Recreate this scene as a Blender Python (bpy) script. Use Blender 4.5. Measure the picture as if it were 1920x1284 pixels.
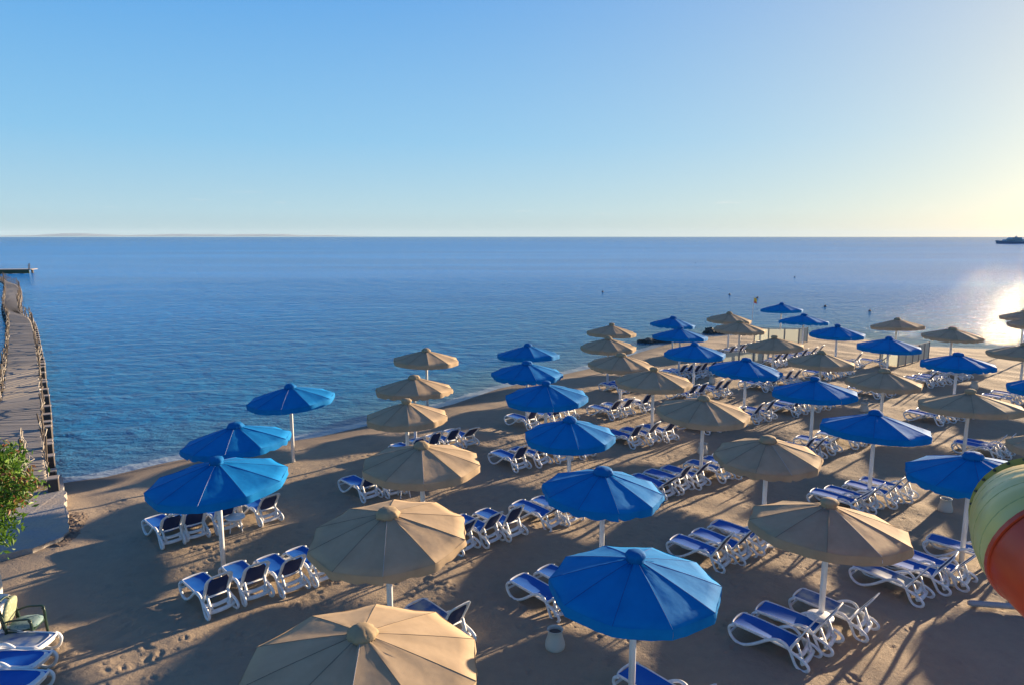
import bpy, bmesh, math, random
import numpy as np
from mathutils import Vector, Matrix, noise as mnoise
random.seed(7); rng = np.random.default_rng(11)
R = math.radians
for o in list(bpy.data.objects): bpy.data.objects.remove(o)
S = bpy.context.scene; COL = S.collection

# ------------------------------------------------------------------ camera, sky, sun, exposure
CAM_H = 8.5
cam = bpy.data.objects.new('camera', bpy.data.cameras.new('camera')); COL.objects.link(cam); S.camera = cam
cam.location = (0, 0, CAM_H); cam.rotation_euler = (R(90) - math.atan(198.5 / 1280), 0, 0)
cam.data.sensor_width = 36; cam.data.lens = 24.0; cam.data.clip_start = .1; cam.data.clip_end = 90000
SUN_EL, SUN_AZ = R(9.0), R(49)          # azimuth clockwise from +Y
SKY_GAIN = .31
W = bpy.data.worlds.new('World'); S.world = W; W.use_nodes = True
nt = W.node_tree; bg = nt.nodes['Background']
sky = nt.nodes.new('ShaderNodeTexSky'); sky.sky_type = 'NISHITA'; sky.sun_disc = False
sky.sun_elevation = SUN_EL; sky.sun_rotation = SUN_AZ; sky.altitude = 0; sky.air_density = 1.0; sky.dust_density = 0.6; sky.ozone_density = 3.0
def wn(typ, **k):
    x = nt.nodes.new('ShaderNode' + typ)
    for a_, v_ in k.items(): setattr(x, a_, v_)
    return x
def wmath(op, a_, b_=0.0):
    x = wn('Math', operation=op)
    for i_, q_ in enumerate((a_, b_)):
        if isinstance(q_, (int, float)): x.inputs[i_].default_value = q_
        else: nt.links.new(q_, x.inputs[i_])
    return x.outputs[0]
def wmix(f_, a_, b_, typ='MIX'):
    x = wn('MixRGB', blend_type=typ)
    for i_, q_ in enumerate((f_, a_, b_)):
        if isinstance(q_, (int, float)): x.inputs[i_].default_value = q_
        elif isinstance(q_, tuple): x.inputs[i_].default_value = (*q_, 1)
        else: nt.links.new(q_, x.inputs[i_])
    return x.outputs[0]
sv = Vector((math.sin(SUN_AZ) * math.cos(SUN_EL), math.cos(SUN_AZ) * math.cos(SUN_EL), math.sin(SUN_EL)))
tcw = wn('TexCoord'); vec = tcw.outputs['Generated']
sep = wn('SeparateXYZ'); nt.links.new(vec, sep.inputs[0])
rmp = wn('ValToRGB'); nt.links.new(sep.outputs[2], rmp.inputs[0])          # colour of clear evening air by height
stops = [(0.0, (.42, .59, .66)), (.035, (.42, .66, .80)), (.13, (.24, .56, .86)), (.32, (.085, .38, .84)), (.6, (.03, .17, .52)), (1.0, (.012, .07, .28))]
while len(rmp.color_ramp.elements) < len(stops): rmp.color_ramp.elements.new(.5)
for e_, (p_, c_) in zip(rmp.color_ramp.elements, stops): e_.position = p_; e_.color = (*c_, 1)
dt = wn('VectorMath', operation='DOT_PRODUCT'); nt.links.new(vec, dt.inputs[0]); dt.inputs[1].default_value = sv
ang = wmath('ARCCOSINE', wmath('MINIMUM', dt.outputs['Value'], .99999))
k1 = wmath('MULTIPLY', wmath('EXPONENT', wmath('MULTIPLY', ang, -1 / R(21))), .93)
k2 = wmath('EXPONENT', wmath('MULTIPLY', wmath('MULTIPLY', ang, ang), -1 / R(7.5) ** 2))
glow = wmix(k1, rmp.outputs[0], (.97, .81, .52)); glow = wmix(1.0, glow, wmix(k2, (0, 0, 0), (.22, .18, .09)), 'ADD')
mp_ = wn('Mapping'); mp_.inputs['Scale'].default_value = (9, 9, 110); mp_.inputs['Location'].default_value = (3.3, 0, 1.2); nt.links.new(vec, mp_.inputs['Vector'])
cn = wn('TexNoise'); cn.inputs['Scale'].default_value = 1.6; cn.inputs['Detail'].default_value = 6; nt.links.new(mp_.outputs[0], cn.inputs['Vector'])
cr = wn('ValToRGB'); nt.links.new(cn.outputs[0], cr.inputs[0]); cr.color_ramp.elements[0].position = .64; cr.color_ramp.elements[1].position = .72
bw = wn('ValToRGB'); nt.links.new(wmath('MULTIPLY', sep.outputs[2], 8), bw.inputs[0]); be = bw.color_ramp.elements; be.new(.3); be.new(.42)
for e_, (p_, c_) in zip(be, [(0, 0), (.22, 0), (.34, 1), (.52, 0)]): e_.position = p_; e_.color = (c_, c_, c_, 1)
glow = wmix(wmath('MULTIPLY', wmath('MULTIPLY', cr.outputs[0], bw.outputs[0]), .35), glow, (.86, .84, .84))
scl = wn('VectorMath', operation='SCALE'); nt.links.new(glow, scl.inputs[0]); scl.inputs['Scale'].default_value = SKY_GAIN / .12
full = wmix(.06, scl.outputs[0], sky.outputs[0])
nt.links.new(full, bg.inputs[0]); bg.inputs[1].default_value = .12
sun = bpy.data.objects.new('sun', bpy.data.lights.new('sun', 'SUN')); COL.objects.link(sun)
sun.data.energy = 4.9; sun.data.angle = R(.53); sun.data.color = (1.0, .76, .49)
sv = Vector((math.sin(SUN_AZ) * math.cos(SUN_EL), math.cos(SUN_AZ) * math.cos(SUN_EL), math.sin(SUN_EL)))
sun.rotation_euler = sv.to_track_quat('Z', 'Y').to_euler()
S.view_settings.view_transform = 'Standard'; S.view_settings.look = 'None'; S.view_settings.gamma = 1
S.view_settings.exposure = 1.65

PARASOLS = {
    'A': [(-7.42, 16.47, 1.68), (-8.3, 19.83, 1.56), (-8.38, 25.18, 1.6)],
    'B': [(-2.14, 8.99, 1.7), (-2.55, 13.26, 1.63), (-2.45, 17.83, 1.62), (-3.6, 22.69, 1.4), (-3.94, 26.9, 1.56), (-4.26, 33.42, 1.64)],
    'C': [(2.17, 11.29, 1.51), (2.2, 15.79, 1.46), (1.78, 20.45, 1.41), (1.3, 25.56, 1.6), (0.67, 30.01, 1.6), (0.83, 34.96, 1.63)],
    'D': [(6.7, 13.72, 1.61), (7.13, 18.38, 1.44), (6.7, 23.25, 1.6), (6.0, 28.37, 1.62), (5.22, 32.15, 1.55), (5.35, 37.46, 1.54), (6.35, 43.12, 1.57)],
    'E': [(11.88, 16.95, 1.56), (11.64, 21.24, 1.64), (11.93, 26.37, 1.6), (10.76, 30.83, 1.61), (9.58, 35.33, 1.58), (10.34, 41.55, 1.66), (11.25, 47.26, 1.54)],
    'F': [(15.86, 19.19, 1.22), (16.61, 24.18, 1.67), (15.7, 28.25, 1.48), (15.08, 32.77, 1.54), (14.63, 37.67, 1.56), (15.08, 44.8, 1.68), (16.02, 50.0, 1.59)],
    'G': [(21.54, 27.01, 1.3), (21.42, 32.3, 1.61), (20.94, 37.46, 1.65), (20.48, 42.58, 1.63), (21.06, 48.94, 1.72), (22.6, 57.0, 1.69)],
    'H': [(26.73, 35.14, 1.65), (27.07, 41.55, 1.65), (26.32, 46.31, 1.66)],
    'I': [(36.4, 47.26, 1.54), (38.87, 51.49, 1.59)],
}
LOUNGER_SETS = [
    ('in front of the nearest blue parasol on the left', [(-7.75, 15.5), (-7.05, 16.11), (-6.36, 16.54), (-5.76, 16.95)]),
    ('just behind the nearest blue parasol on the left', [(-10.52, 19.01), (-9.95, 19.47), (-9.37, 19.96), (-8.39, 20.48)]),
    ('between the second tan parasol and the central blue row', [(-2.36, 18.56), (-1.64, 19.1), (-0.95, 19.54), (0.13, 20.18), (0.75, 20.63)]),
    ('under the third tan parasol of the left tan row', [(-5.66, 22.37), (-4.91, 22.74), (-3.8, 23.41), (-3.11, 23.86)]),
    ('behind the third tan parasol, nearest the water on the left', [(-4.67, 26.22), (-4.07, 26.86), (-3.44, 27.59), (-2.73, 28.22)]),
    ('under the third blue parasol of the central row, in shade', [(-0.66, 25.21), (0.04, 25.62), (0.99, 26.22), (1.82, 26.66)]),
    ('under the fourth blue parasol of the central row', [(-0.12, 30.63), (1.02, 31.49), (1.76, 32.22)]),
    ('nearest the water in the central tan row', [(5.11, 37.68), (5.53, 38.07), (5.98, 38.46)]),
    ('under the fourth tan parasol of the central tan row', [(3.85, 32.41), (4.55, 32.99), (5.62, 33.79)]),
    ('seen behind the third tan parasol of the central row', [(8.39, 35.63), (9.01, 36.09), (9.97, 36.69), (10.54, 37.05)]),
    ('right of the third blue parasol of the central row', [(4.07, 28.08), (4.75, 28.36), (5.72, 28.95)]),
    ('behind the pole with a hidden bin, central tan row', [(7.55, 30.05), (8.18, 30.38), (8.66, 30.71), (9.35, 31.14)]),
    ('right of the pole with a hidden bin', [(10.3, 31.67), (11.04, 32.13)]),
    ('below the third blue parasol of the right centre row', [(12.74, 33.09), (13.35, 33.48), (14.12, 33.89), (14.78, 34.31)]),
    ('under the second tan parasol of the right tan row', [(18.68, 31.41), (19.37, 31.76), (20.08, 32.22), (20.76, 32.6)]),
    ('left of the second blue parasol, right centre row', [(10.33, 26.22), (10.82, 26.47), (11.78, 27.25), (12.96, 27.93), (13.59, 28.36)]),
    ('behind the second tan parasol of the central tan row', [(4.18, 22.64), (4.75, 23.02), (5.43, 23.51), (6.49, 24.12), (7.19, 24.54), (7.68, 24.99)]),
    ('before the white bin, behind the nearest right tan parasol', [(9.71, 21.14), (10.33, 21.46), (11.18, 21.84), (11.9, 22.28)]),
    ('between the nearest blue and the nearest right tan parasol', [(4.44, 17.76), (5.14, 18.17), (5.81, 18.65)]),
    ('half hidden by the left edge of the nearest blue parasol', [(0.1, 15.5), (0.77, 15.9)]),
    ('around the nearest right tan parasol pole and its table', [(4.86, 13.69), (5.49, 14.09), (6.58, 14.72)]),
    ('in the front row just left of the water slide', [(8.69, 16.18), (9.48, 16.59), (10.2, 16.9), (11.41, 17.7)]),
    ('at the bottom edge under the nearest blue parasol', [(2.15, 11.94)]),
    ('beside the nearest tan parasol at the bottom edge', [(-2.2, 14.25)]),
    ('under the third tan parasol of the right tan row', [(18.44, 36.57), (19.35, 37.05), (20.47, 37.81), (21.49, 38.46)]),
    ('under the fourth tan parasol of the right tan row', [(18.14, 41.47), (19.0, 41.94), (19.87, 42.58)]),
    ('under the second blue parasol from the right edge', [(23.02, 39.28), (23.68, 39.56), (24.5, 40.13), (25.86, 41.16), (26.64, 41.63)]),
    ('at the right edge behind a large tan canopy', [(24.67, 34.96), (25.54, 35.52)]),
    ('in front of the right-hand cream windbreak', [(21.63, 44.99), (23.5, 45.36)]),
    ('between the middle and farthest windbreaks, before the sea', [(18.18, 46.5), (18.92, 46.89), (19.94, 47.9), (20.56, 48.31)]),
    ('under the fourth blue parasol of the right centre row', [(13.07, 38.2), (13.75, 38.6), (14.8, 39.28), (15.43, 39.7)]),
    ('behind the middle cream windbreak', [(14.44, 48.31), (15.4, 49.17), (15.96, 49.6), (16.77, 50.28)]),
    ('under the fifth blue parasol of the right centre row', [(9.27, 41.47), (9.84, 41.94), (10.23, 41.7), (10.75, 42.1), (11.43, 42.75)]),
    ('beyond the yellow slide top at the right edge', [(17.85, 26.6), (18.4, 26.86)]),
    ('in front of the farthest windbreak', [(16.42, 45.18), (17.16, 45.73)]),
]
SHORE = [(-16.40, 23.76), (-15.14, 24.43), (-13.89, 25.89), (-12.05, 27.52), (-8.61, 29.60), (-6.84, 31.44), (-3.14, 35.63), (-0.79, 39.40), (5.05, 45.31), (9.93, 52.21), (13.47, 56.78), (17.58, 60.17), (22.57, 62.19), (27.18, 61.50), (30.25, 59.84), (30.99, 57.66), (33.83, 54.80), (37.69, 53.48), (40.08, 52.71), (44.68, 49.40), (53.77, 43.85)]
PIER = [((-17.73, 21.73), (-15.50, 21.73)), ((-19.24, 23.94), (-17.10, 23.94)), ((-22.12, 28.17), (-20.03, 28.17)), ((-25.67, 33.54), (-25.01, 35.36)), ((-28.25, 37.24), (-28.00, 39.64)), ((-35.30, 47.19), (-33.35, 47.19)), ((-43.21, 58.17), (-41.19, 58.17)), ((-48.78, 65.76), (-46.81, 65.76)), ((-54.41, 72.87), (-50.78, 70.34)), ((-58.73, 78.50), (-53.68, 73.93)), ((-66.09, 88.77), (-61.70, 85.07)), ((-75.77, 102.07), (-71.50, 99.11)), ((-84.14, 113.36), (-81.22, 112.12)), ((-89.29, 119.99), (-86.88, 118.60)), ((-94.20, 125.87), (-92.01, 124.34)), ((-103.47, 137.65), (-101.06, 135.83))]
SLAB = [(-15.90, 23.16), (-14.41, 20.97), (-12.95, 18.92), (-12.65, 18.16), (-13.01, 17.43), (-14.16, 16.69), (-14.80, 16.46), (-20.39, 23.16)]
BINS = [(0.90, 13.14), (13.60, 20.38), (-3.82, 19.64), (11.75, 39.27), (17.28, 32.60), (26.09, 37.71), (7.54, 26.02)]
TABLES = [(6.61, 13.57), (6.17, 33.45), (-8.08, 18.92), (10.70, 41.45), (-3.57, 21.58)]
FENCE_A = [(19.77, 55.10), (20.70, 54.53), (21.96, 54.45), (23.10, 54.39), (23.60, 54.67), (24.08, 55.10)]
FENCE_B = [(13.86, 44.25), (15.01, 44.44), (16.00, 44.53), (16.67, 44.63), (17.31, 45.40)]
FENCE_C = [(24.64, 45.01), (25.44, 44.25), (26.36, 45.01), (27.16, 45.59), (27.91, 46.19), (28.65, 46.81), (29.36, 47.44)]
FLAG = [(21.59, 61.10)]
ROCKS = [(11.22, 56.78), (12.08, 57.66), (12.51, 56.49), (13.58, 58.27), (13.36, 55.91), (17.57, 61.85), (17.86, 60.83)]
BUOYS = [(62.24, 232.98), (33.37, 104.57), (35.67, 99.06), (39.98, 86.84), (42.77, 81.19), (14.57, 109.64), (62.05, 150.27)]
BOAT = [(584.05, 827.23), (623.71, 827.23)]
PLATFORM = [(-129.57, 163.17), (-116.04, 166.75)]
CHAIR = [(-10.59, 13.43), (-10.10, 13.55)]
PIPE = [(10.60, 14.75), (11.87, 14.45)]
FLAT = [(-9.02, 12.67), (-8.56, 12.00)]
SLIDE = [(8.03, 7.00, 5.38), (6.53, 6.90, 5.57), (5.68, 6.60, 5.67), (5.04, 6.10, 5.82), (4.73, 5.70, 5.92), (4.54, 5.35, 5.93), (4.58, 5.10, 5.82), (4.79, 4.95, 5.61), (5.52, 4.80, 5.06)]

WATER_Z = -.35

# ------------------------------------------------------------------ helpers
def tag(o, label=None, cat=None, group=None, kind=None):
    for k, v in (('label', label), ('category', cat), ('group', group), ('kind', kind)):
        if v: o[k] = v
    return o
def link(name, me, m=None, parent=None, loc=(0, 0, 0), rot=(0, 0, 0)):
    if m is not None and not me.materials: me.materials.append(m)
    o = bpy.data.objects.new(name, me); COL.objects.link(o); o.location = loc; o.rotation_euler = rot
    if parent: o.parent = parent
    return o
def empty(name, loc=(0, 0, 0), rz=0, **k):
    o = bpy.data.objects.new(name, None); COL.objects.link(o); o.location = loc; o.rotation_euler = (0, 0, rz)
    o.empty_display_size = .2
    return tag(o, **k)
def copy_thing(o, parent=None):
    c = o.copy(); COL.objects.link(c)
    if parent: c.parent = parent
    for ch in KIDS.get(o.name, []): copy_thing(ch, c)
    return c
KIDS = {}
def remember(root):
    KIDS[root.name] = list(root.children)
    for ch in root.children: remember(ch)
def mesh(name, v, f, smooth=False):
    me = bpy.data.meshes.new(name); me.from_pydata([tuple(p) for p in v], [], f); me.update()
    if smooth: me.polygons.foreach_set('use_smooth', [True] * len(me.polygons))
    return me
class MB:
    def __init__(s): s.v = []; s.f = []
    def add(s, v, f):
        n = len(s.v); s.v += [tuple(p) for p in v]; s.f += [tuple(i + n for i in q) for q in f]; return s
    def box(s, c, d, rz=0, M=None):
        x, y, z = [q / 2 for q in d]
        P = [Vector((a * x, b * y, e * z)) for a in (-1, 1) for b in (-1, 1) for e in (-1, 1)]
        Mx = M if M is not None else Matrix.Rotation(rz, 4, 'Z')
        P = [Mx @ p + Vector(c) for p in P]
        return s.add(P, [(0, 1, 3, 2), (4, 6, 7, 5), (0, 4, 5, 1), (2, 3, 7, 6), (0, 2, 6, 4), (1, 5, 7, 3)])
    def bar(s, a, b, w, h=None, up=(0, 0, 1)):
        a, b = Vector(a), Vector(b); h = h or w
        t = (b - a).normalized(); u = Vector(up)
        if abs(t.dot(u)) > .99: u = Vector((1, 0, 0))
        sd = t.cross(u).normalized(); u = sd.cross(t)
        P = [p + sd * (i * w / 2) + u * (j * h / 2) for p in (a, b) for i, j in ((-1, -1), (1, -1), (1, 1), (-1, 1))]
        return s.add(P, [(0, 3, 2, 1), (4, 5, 6, 7), (0, 1, 5, 4), (1, 2, 6, 5), (2, 3, 7, 6), (3, 0, 4, 7)])
    def tube(s, pts, r, n=6, ry=None, up=None, closed=False, caps=True):
        """round or oval tube; r may be a list; ry = second half axis (across 'up')"""
        pts = [Vector(p) for p in pts]; m = len(pts)
        rs = r if isinstance(r, (list, tuple)) else [r] * m
        V = []; prev = None
        for i, p in enumerate(pts):
            if closed: t = pts[(i + 1) % m] - pts[i - 1]
            else: t = pts[min(i + 1, m - 1)] - pts[max(i - 1, 0)]
            t.normalize()
            if up is not None: u = Vector(up)
            else: u = prev if prev is not None else (Vector((0, 0, 1)) if abs(t.z) < .9 else Vector((1, 0, 0)))
            a = (u - t * u.dot(t)).normalized(); b = t.cross(a); prev = a
            for k in range(n):
                q = 2 * math.pi * (k + .5) / n
                V.append(p + a * (math.cos(q) * (ry if ry else rs[i])) + b * (math.sin(q) * rs[i]))
        F = []
        for i in range(m if closed else m - 1):
            j = (i + 1) % m
            for k in range(n):
                F.append((i * n + k, i * n + (k + 1) % n, j * n + (k + 1) % n, j * n + k))
        if caps and not closed: F += [tuple(range(n))[::-1], tuple(range((m - 1) * n, m * n))]
        return s.add(V, F)
    def lathe(s, prof, n=20, c=(0, 0, 0), wob=0, seed=0, caps=True):
        V = []
        for i, (r, z) in enumerate(prof):
            for k in range(n):
                a = 2 * math.pi * k / n
                rr = r * (1 + wob * (mnoise.noise(Vector((math.cos(a) * 2.2 + seed, math.sin(a) * 2.2, z * 6))) +
                                     .6 * math.sin(a * 9 + seed + z * 14)))
                V.append((c[0] + rr * math.cos(a), c[1] + rr * math.sin(a), c[2] + z))
        F = [(i * n + k, i * n + (k + 1) % n, (i + 1) * n + (k + 1) % n, (i + 1) * n + k) for i in range(len(prof) - 1) for k in range(n)]
        if caps: F += [tuple(range(n))[::-1], tuple(range((len(prof) - 1) * n, len(prof) * n))]
        return s.add(V, F)
    def me(s, name, smooth=False): return mesh(name, s.v, s.f, smooth)
    def build(s, name, m, parent=None, smooth=False, **k): return link(name, s.me(name, smooth), m, parent, **k)
def smooth_path(P, k=5, closed=False):
    """Catmull-Rom"""
    P = [Vector(p) for p in P]; out = []; n = len(P)
    rng_ = range(n) if closed else range(n - 1)
    for i in rng_:
        if closed: a, b, c, d = P[i - 1], P[i], P[(i + 1) % n], P[(i + 2) % n]
        else: a, b, c, d = P[max(i - 1, 0)], P[i], P[i + 1], P[min(i + 2, n - 1)]
        for j in range(k):
            t = j / k
            out.append(.5 * ((2 * b) + (c - a) * t + (2 * a - 5 * b + 4 * c - d) * t * t + (3 * b - a - 3 * c + d) * t ** 3))
    if not closed: out.append(P[-1])
    return out
# ------------------------------------------------------------------ materials
def mat(name, col=(.5, .5, .5), rough=.6, **kw):
    m = bpy.data.materials.new(name); m.use_nodes = True; b = m.node_tree.nodes['Principled BSDF']
    b.inputs['Base Color'].default_value = (*col, 1); b.inputs['Roughness'].default_value = rough
    for k, v in kw.items(): b.inputs[k.replace('_', ' ')].default_value = v
    return m
class N:
    """tiny node helper"""
    def __init__(s, m): s.t = m.node_tree; s.b = s.t.nodes.get('Principled BSDF'); s.out = s.t.nodes.get('Material Output')
    def n(s, typ, **k):
        x = s.t.nodes.new('ShaderNode' + typ)
        for a, v in k.items():
            if hasattr(x, a): setattr(x, a, v)
            else: x.inputs[a.replace('_', ' ')].default_value = v
        return x
    def l(s, a, b): s.t.links.new(a, b)
    def pos(s): return s.n('NewGeometry').outputs['Position']
    def obj(s): return s.n('TexCoord').outputs['Object']
    def mapping(s, src, scale=(1, 1, 1), rot=(0, 0, 0)):
        x = s.n('Mapping'); x.inputs['Scale'].default_value = scale; x.inputs['Rotation'].default_value = rot; s.l(src, x.inputs['Vector']); return x.outputs[0]
    def noise(s, src, scale, detail=4, rough=.55, out=0):
        x = s.n('TexNoise'); x.inputs['Scale'].default_value = scale; x.inputs['Detail'].default_value = detail; x.inputs['Roughness'].default_value = rough
        if src is not None: s.l(src, x.inputs['Vector'])
        return x.outputs[out]
    def ramp(s, f, *stops):
        x = s.n('ValToRGB'); e = x.color_ramp.elements
        while len(e) < len(stops): e.new(.5)
        for q, (p, c) in zip(e, stops):
            q.position = p; q.color = (*c, 1) if isinstance(c, tuple) else (c, c, c, 1)
        s.l(f, x.inputs[0]); return x.outputs[0]
    def mix(s, f, a, b, typ='MIX'):
        x = s.n('MixRGB'); x.blend_type = typ
        for i, q in enumerate((f, a, b)):
            if isinstance(q, (int, float)): x.inputs[i].default_value = q if i == 0 else (q, q, q, 1)
            elif isinstance(q, tuple): x.inputs[i].default_value = (*q, 1)
            else: s.l(q, x.inputs[i])
        return x.outputs[0]
    def math(s, op, a, b=None):
        x = s.n('Math'); x.operation = op
        for i, q in enumerate((a, b)):
            if q is None: continue
            if isinstance(q, (int, float)): x.inputs[i].default_value = q
            else: s.l(q, x.inputs[i])
        return x.outputs[0]
    def attr(s, name): return s.n('Attribute', attribute_name=name).outputs['Fac']
    def bump(s, h, strength=.5, dist=.02, normal=None):
        x = s.n('Bump'); x.inputs['Strength'].default_value = strength; x.inputs['Distance'].default_value = dist; s.l(h, x.inputs['Height'])
        if normal is not None: s.l(normal, x.inputs['Normal'])
        return x.outputs[0]

def fabric(name, c1, c2, trans=.25, rough=.8, sheen=0.0, spots=.35):
    m = mat(name, c1, rough); k = N(m); p = k.obj()
    oi = k.n('ObjectInfo')
    st = k.noise(k.mapping(p, (1, 1, 1)), 2.2, 5, .6)
    col = k.mix(k.ramp(st, (.35, 0.), (.7, 1.)), c1, c2)
    col = k.mix(k.math('MULTIPLY', oi.outputs['Random'], .22), col, tuple(min(1, x * 1.35 + .01) for x in c2))
    bird = k.noise(p, 23, 2, .5); col = k.mix(k.ramp(bird, (.75, 0.), (.8, spots)), col, (.5, .48, .43))
    k.b.inputs['Specular IOR Level'].default_value = .12
    k.l(col, k.b.inputs['Base Color'])
    wv = k.noise(k.mapping(p, (1, 1, 1)), 160, 2); fold = k.noise(p, 2.6, 2)
    k.l(k.bump(wv, .25, .004, k.bump(fold, .45, .035)), k.b.inputs['Normal'])
    k.b.inputs['Sheen Weight'].default_value = sheen; k.b.inputs['Sheen Roughness'].default_value = .4
    tr = k.n('BsdfTranslucent'); k.l(col, tr.inputs['Color'])
    mx = k.n('MixShader'); mx.inputs[0].default_value = trans
    k.l(k.b.outputs[0], mx.inputs[1]); k.l(tr.outputs[0], mx.inputs[2]); k.l(mx.outputs[0], k.out.inputs['Surface'])
    return m
M = {}
M['blue'] = fabric('blue_canvas', (.0004, .165, .46), (.002, .21, .55), .2, spots=.05)
M['tan'] = fabric('tan_canvas', (.39, .29, .19), (.47, .355, .24), .2)
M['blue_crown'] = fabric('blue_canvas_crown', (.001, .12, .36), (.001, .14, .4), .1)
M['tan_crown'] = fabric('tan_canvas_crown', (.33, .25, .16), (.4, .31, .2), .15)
M['seam_blue'] = mat('seam_blue', (.004, .05, .25), .8)
M['seam_tan'] = mat('seam_tan', (.15, .115, .08), .8)
M['thread'] = mat('pale_thread', (.5, .52, .55), .9)
m = M['white'] = mat('white_resin', (.74, .75, .77), .5); k = N(m)
d_ = k.noise(k.obj(), 6, 4); k.l(k.mix(k.ramp(d_, (.45, 0.), (.8, .5)), (.76, .77, .79), (.5, .46, .4)), k.b.inputs['Base Color'])
m = M['pole'] = mat('white_painted_pole', (.72, .72, .72), .45); k = N(m)
d_ = k.noise(k.mapping(k.obj(), (6, 6, .8)), 2.5, 5); k.l(k.mix(k.ramp(d_, (.5, 0.), (.75, .5)), (.74, .74, .74), (.45, .42, .38)), k.b.inputs['Base Color'])
m = M['sling'] = mat('blue_sling', (.012, .06, .3), .7); k = N(m)
d_ = k.noise(k.obj(), 2.5, 4); oi = k.n('ObjectInfo')
c_ = k.mix(k.ramp(d_, (.4, 0.), (.75, .55)), (.004, .10, .46), (.02, .16, .52))
c_ = k.mix(k.math('MULTIPLY', oi.outputs['Random'], .25), c_, (.04, .18, .46))
k.l(c_, k.b.inputs['Base Color']); k.l(k.bump(k.noise(k.obj(), 220, 1), .2, .002), k.b.inputs['Normal']); k.b.inputs['Specular IOR Level'].default_value = .2
M['sling_pale'] = mat('sandy_sheen_sling', (.2, .27, .34), .6); k = N(M['sling_pale'])
k.l(k.mix(k.ramp(k.noise(k.obj(), 1.6, 3), (.42, 0.), (.6, 1.)), (.015, .09, .3), (.36, .38, .36)), k.b.inputs['Base Color'])  # pale patches: sand, fading and sky sheen put into the colour
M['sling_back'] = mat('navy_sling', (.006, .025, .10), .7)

# ------------------------------------------------------------------ terrain
SH = np.array([(-60, 12.0), (-26, 19.5), (-19, 22.8)] + list(SHORE) + [(75, 33), (110, 20)])
def shore_dist(X, Y):
    """signed distance to the water line: positive on the beach side"""
    best = np.full(X.shape, 1e9); sg = np.ones(X.shape)
    for (x0, y0), (x1, y1) in zip(SH[:-1], SH[1:]):
        dx, dy = x1 - x0, y1 - y0; L2 = dx * dx + dy * dy
        t = np.clip(((X - x0) * dx + (Y - y0) * dy) / L2, 0, 1)
        d = np.hypot(X - x0 - t * dx, Y - y0 - t * dy)
        cr = dx * (Y - y0) - dy * (X - x0)
        s = np.where(cr < 0, 1., -1.); u = d < best - 1e-9
        best = np.where(u, d, best); sg = np.where(u, s, sg)
    return best * sg
def sm(x): x = np.clip(x, 0, 1); return x * x * (3 - 2 * x)
def ground(X, Y):
    X = np.asarray(X, float); Y = np.asarray(Y, float)
    d = shore_dist(X, Y)
    z = np.where(d > 0, WATER_Z + (-WATER_Z) * (1 - np.exp(-np.clip(d, 0, 50) / 1.6)), WATER_Z + d * .16)
    z = np.maximum(z, -3)
    amp = sm(d / 4)
    z = z + amp * (.03 * np.sin(X * .9 + 1.3 * np.sin(Y * .35)) * np.sin(Y * .8 + 1.1 * np.sin(X * .5)) + .018 * np.sin(X * 2.3 + Y * 1.4 + 1.7 * np.sin(Y * .9)))
    return z, d
def gz(x, y): return float(ground(np.array([x]), np.array([y]))[0][0])

# the beach: a fan of cells that grow with distance from the beach house terrace
th = np.arange(R(-56), R(60), .0030); nr = int(math.log(112 / 6.5) / .0036); rr = 6.5 * np.exp(np.arange(nr) * .0036)
TH, RR = np.meshgrid(th, rr); X = RR * np.sin(TH); Y = RR * np.cos(TH)
Z, D = ground(X, Y)
FP = np.zeros_like(Z)
def stamp(x, y, a, L, Wd, depth, rim=.45):
    r = math.hypot(x, y); t = math.atan2(x, y)
    if r < 6.8 or r > 100: return
    q = L * 1.5; i0 = int(math.log((r - q) / 6.5) / .0036) if r - q > 6.5 else 0; i1 = int(math.log((r + q) / 6.5) / .0036) + 2
    j0 = int((t - q / r - th[0]) / .003); j1 = int((t + q / r - th[0]) / .003) + 2
    i0 = max(i0, 0); j0 = max(j0, 0)
    if i1 <= i0 or j1 <= j0 or j0 >= len(th): return
    xs = X[i0:i1, j0:j1] - x; ys = Y[i0:i1, j0:j1] - y
    if xs.size == 0: return
    u = (xs * math.cos(a) + ys * math.sin(a)) / (L / 2); v = (-xs * math.sin(a) + ys * math.cos(a)) / (Wd / 2)
    q2 = u * u + v * v
    FP[i0:i1, j0:j1] += -depth * np.exp(-q2 * 1.6) + depth * rim * np.exp(-((np.sqrt(q2) - 1.35) / .35) ** 2)
def trail(x0, y0, a, n, depth=.018, curve=0):
    x, y = x0, y0
    for i in range(n):
        s = (-1) ** i * .11
        stamp(x - math.sin(a) * s, y + math.cos(a) * s, a + rng.normal(0, .12), .26, .11, depth * rng.uniform(.7, 1.2), .6)
        x += math.cos(a) * .62; y += math.sin(a) * .62; a += rng.normal(curve, .05)
for x0, y0, a, n in [(1.0, 13.6, R(62), 14), (-1.5, 12.2, R(40), 16), (3.4, 19.2, R(50), 20), (-9, 14.5, R(35), 22), (9, 12, R(100), 20), (6.5, 17.0, R(30), 18),
                     (12, 19, R(75), 20), (-6, 20, R(45), 26), (10, 22, R(60), 18), (-2, 24, R(48), 30), (6, 34, R(50), 30), (14, 28, R(60), 30), (20, 24, R(80), 25), (8.4, 9.5, R(120), 18)]:
    trail(x0, y0, a, n)
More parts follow.
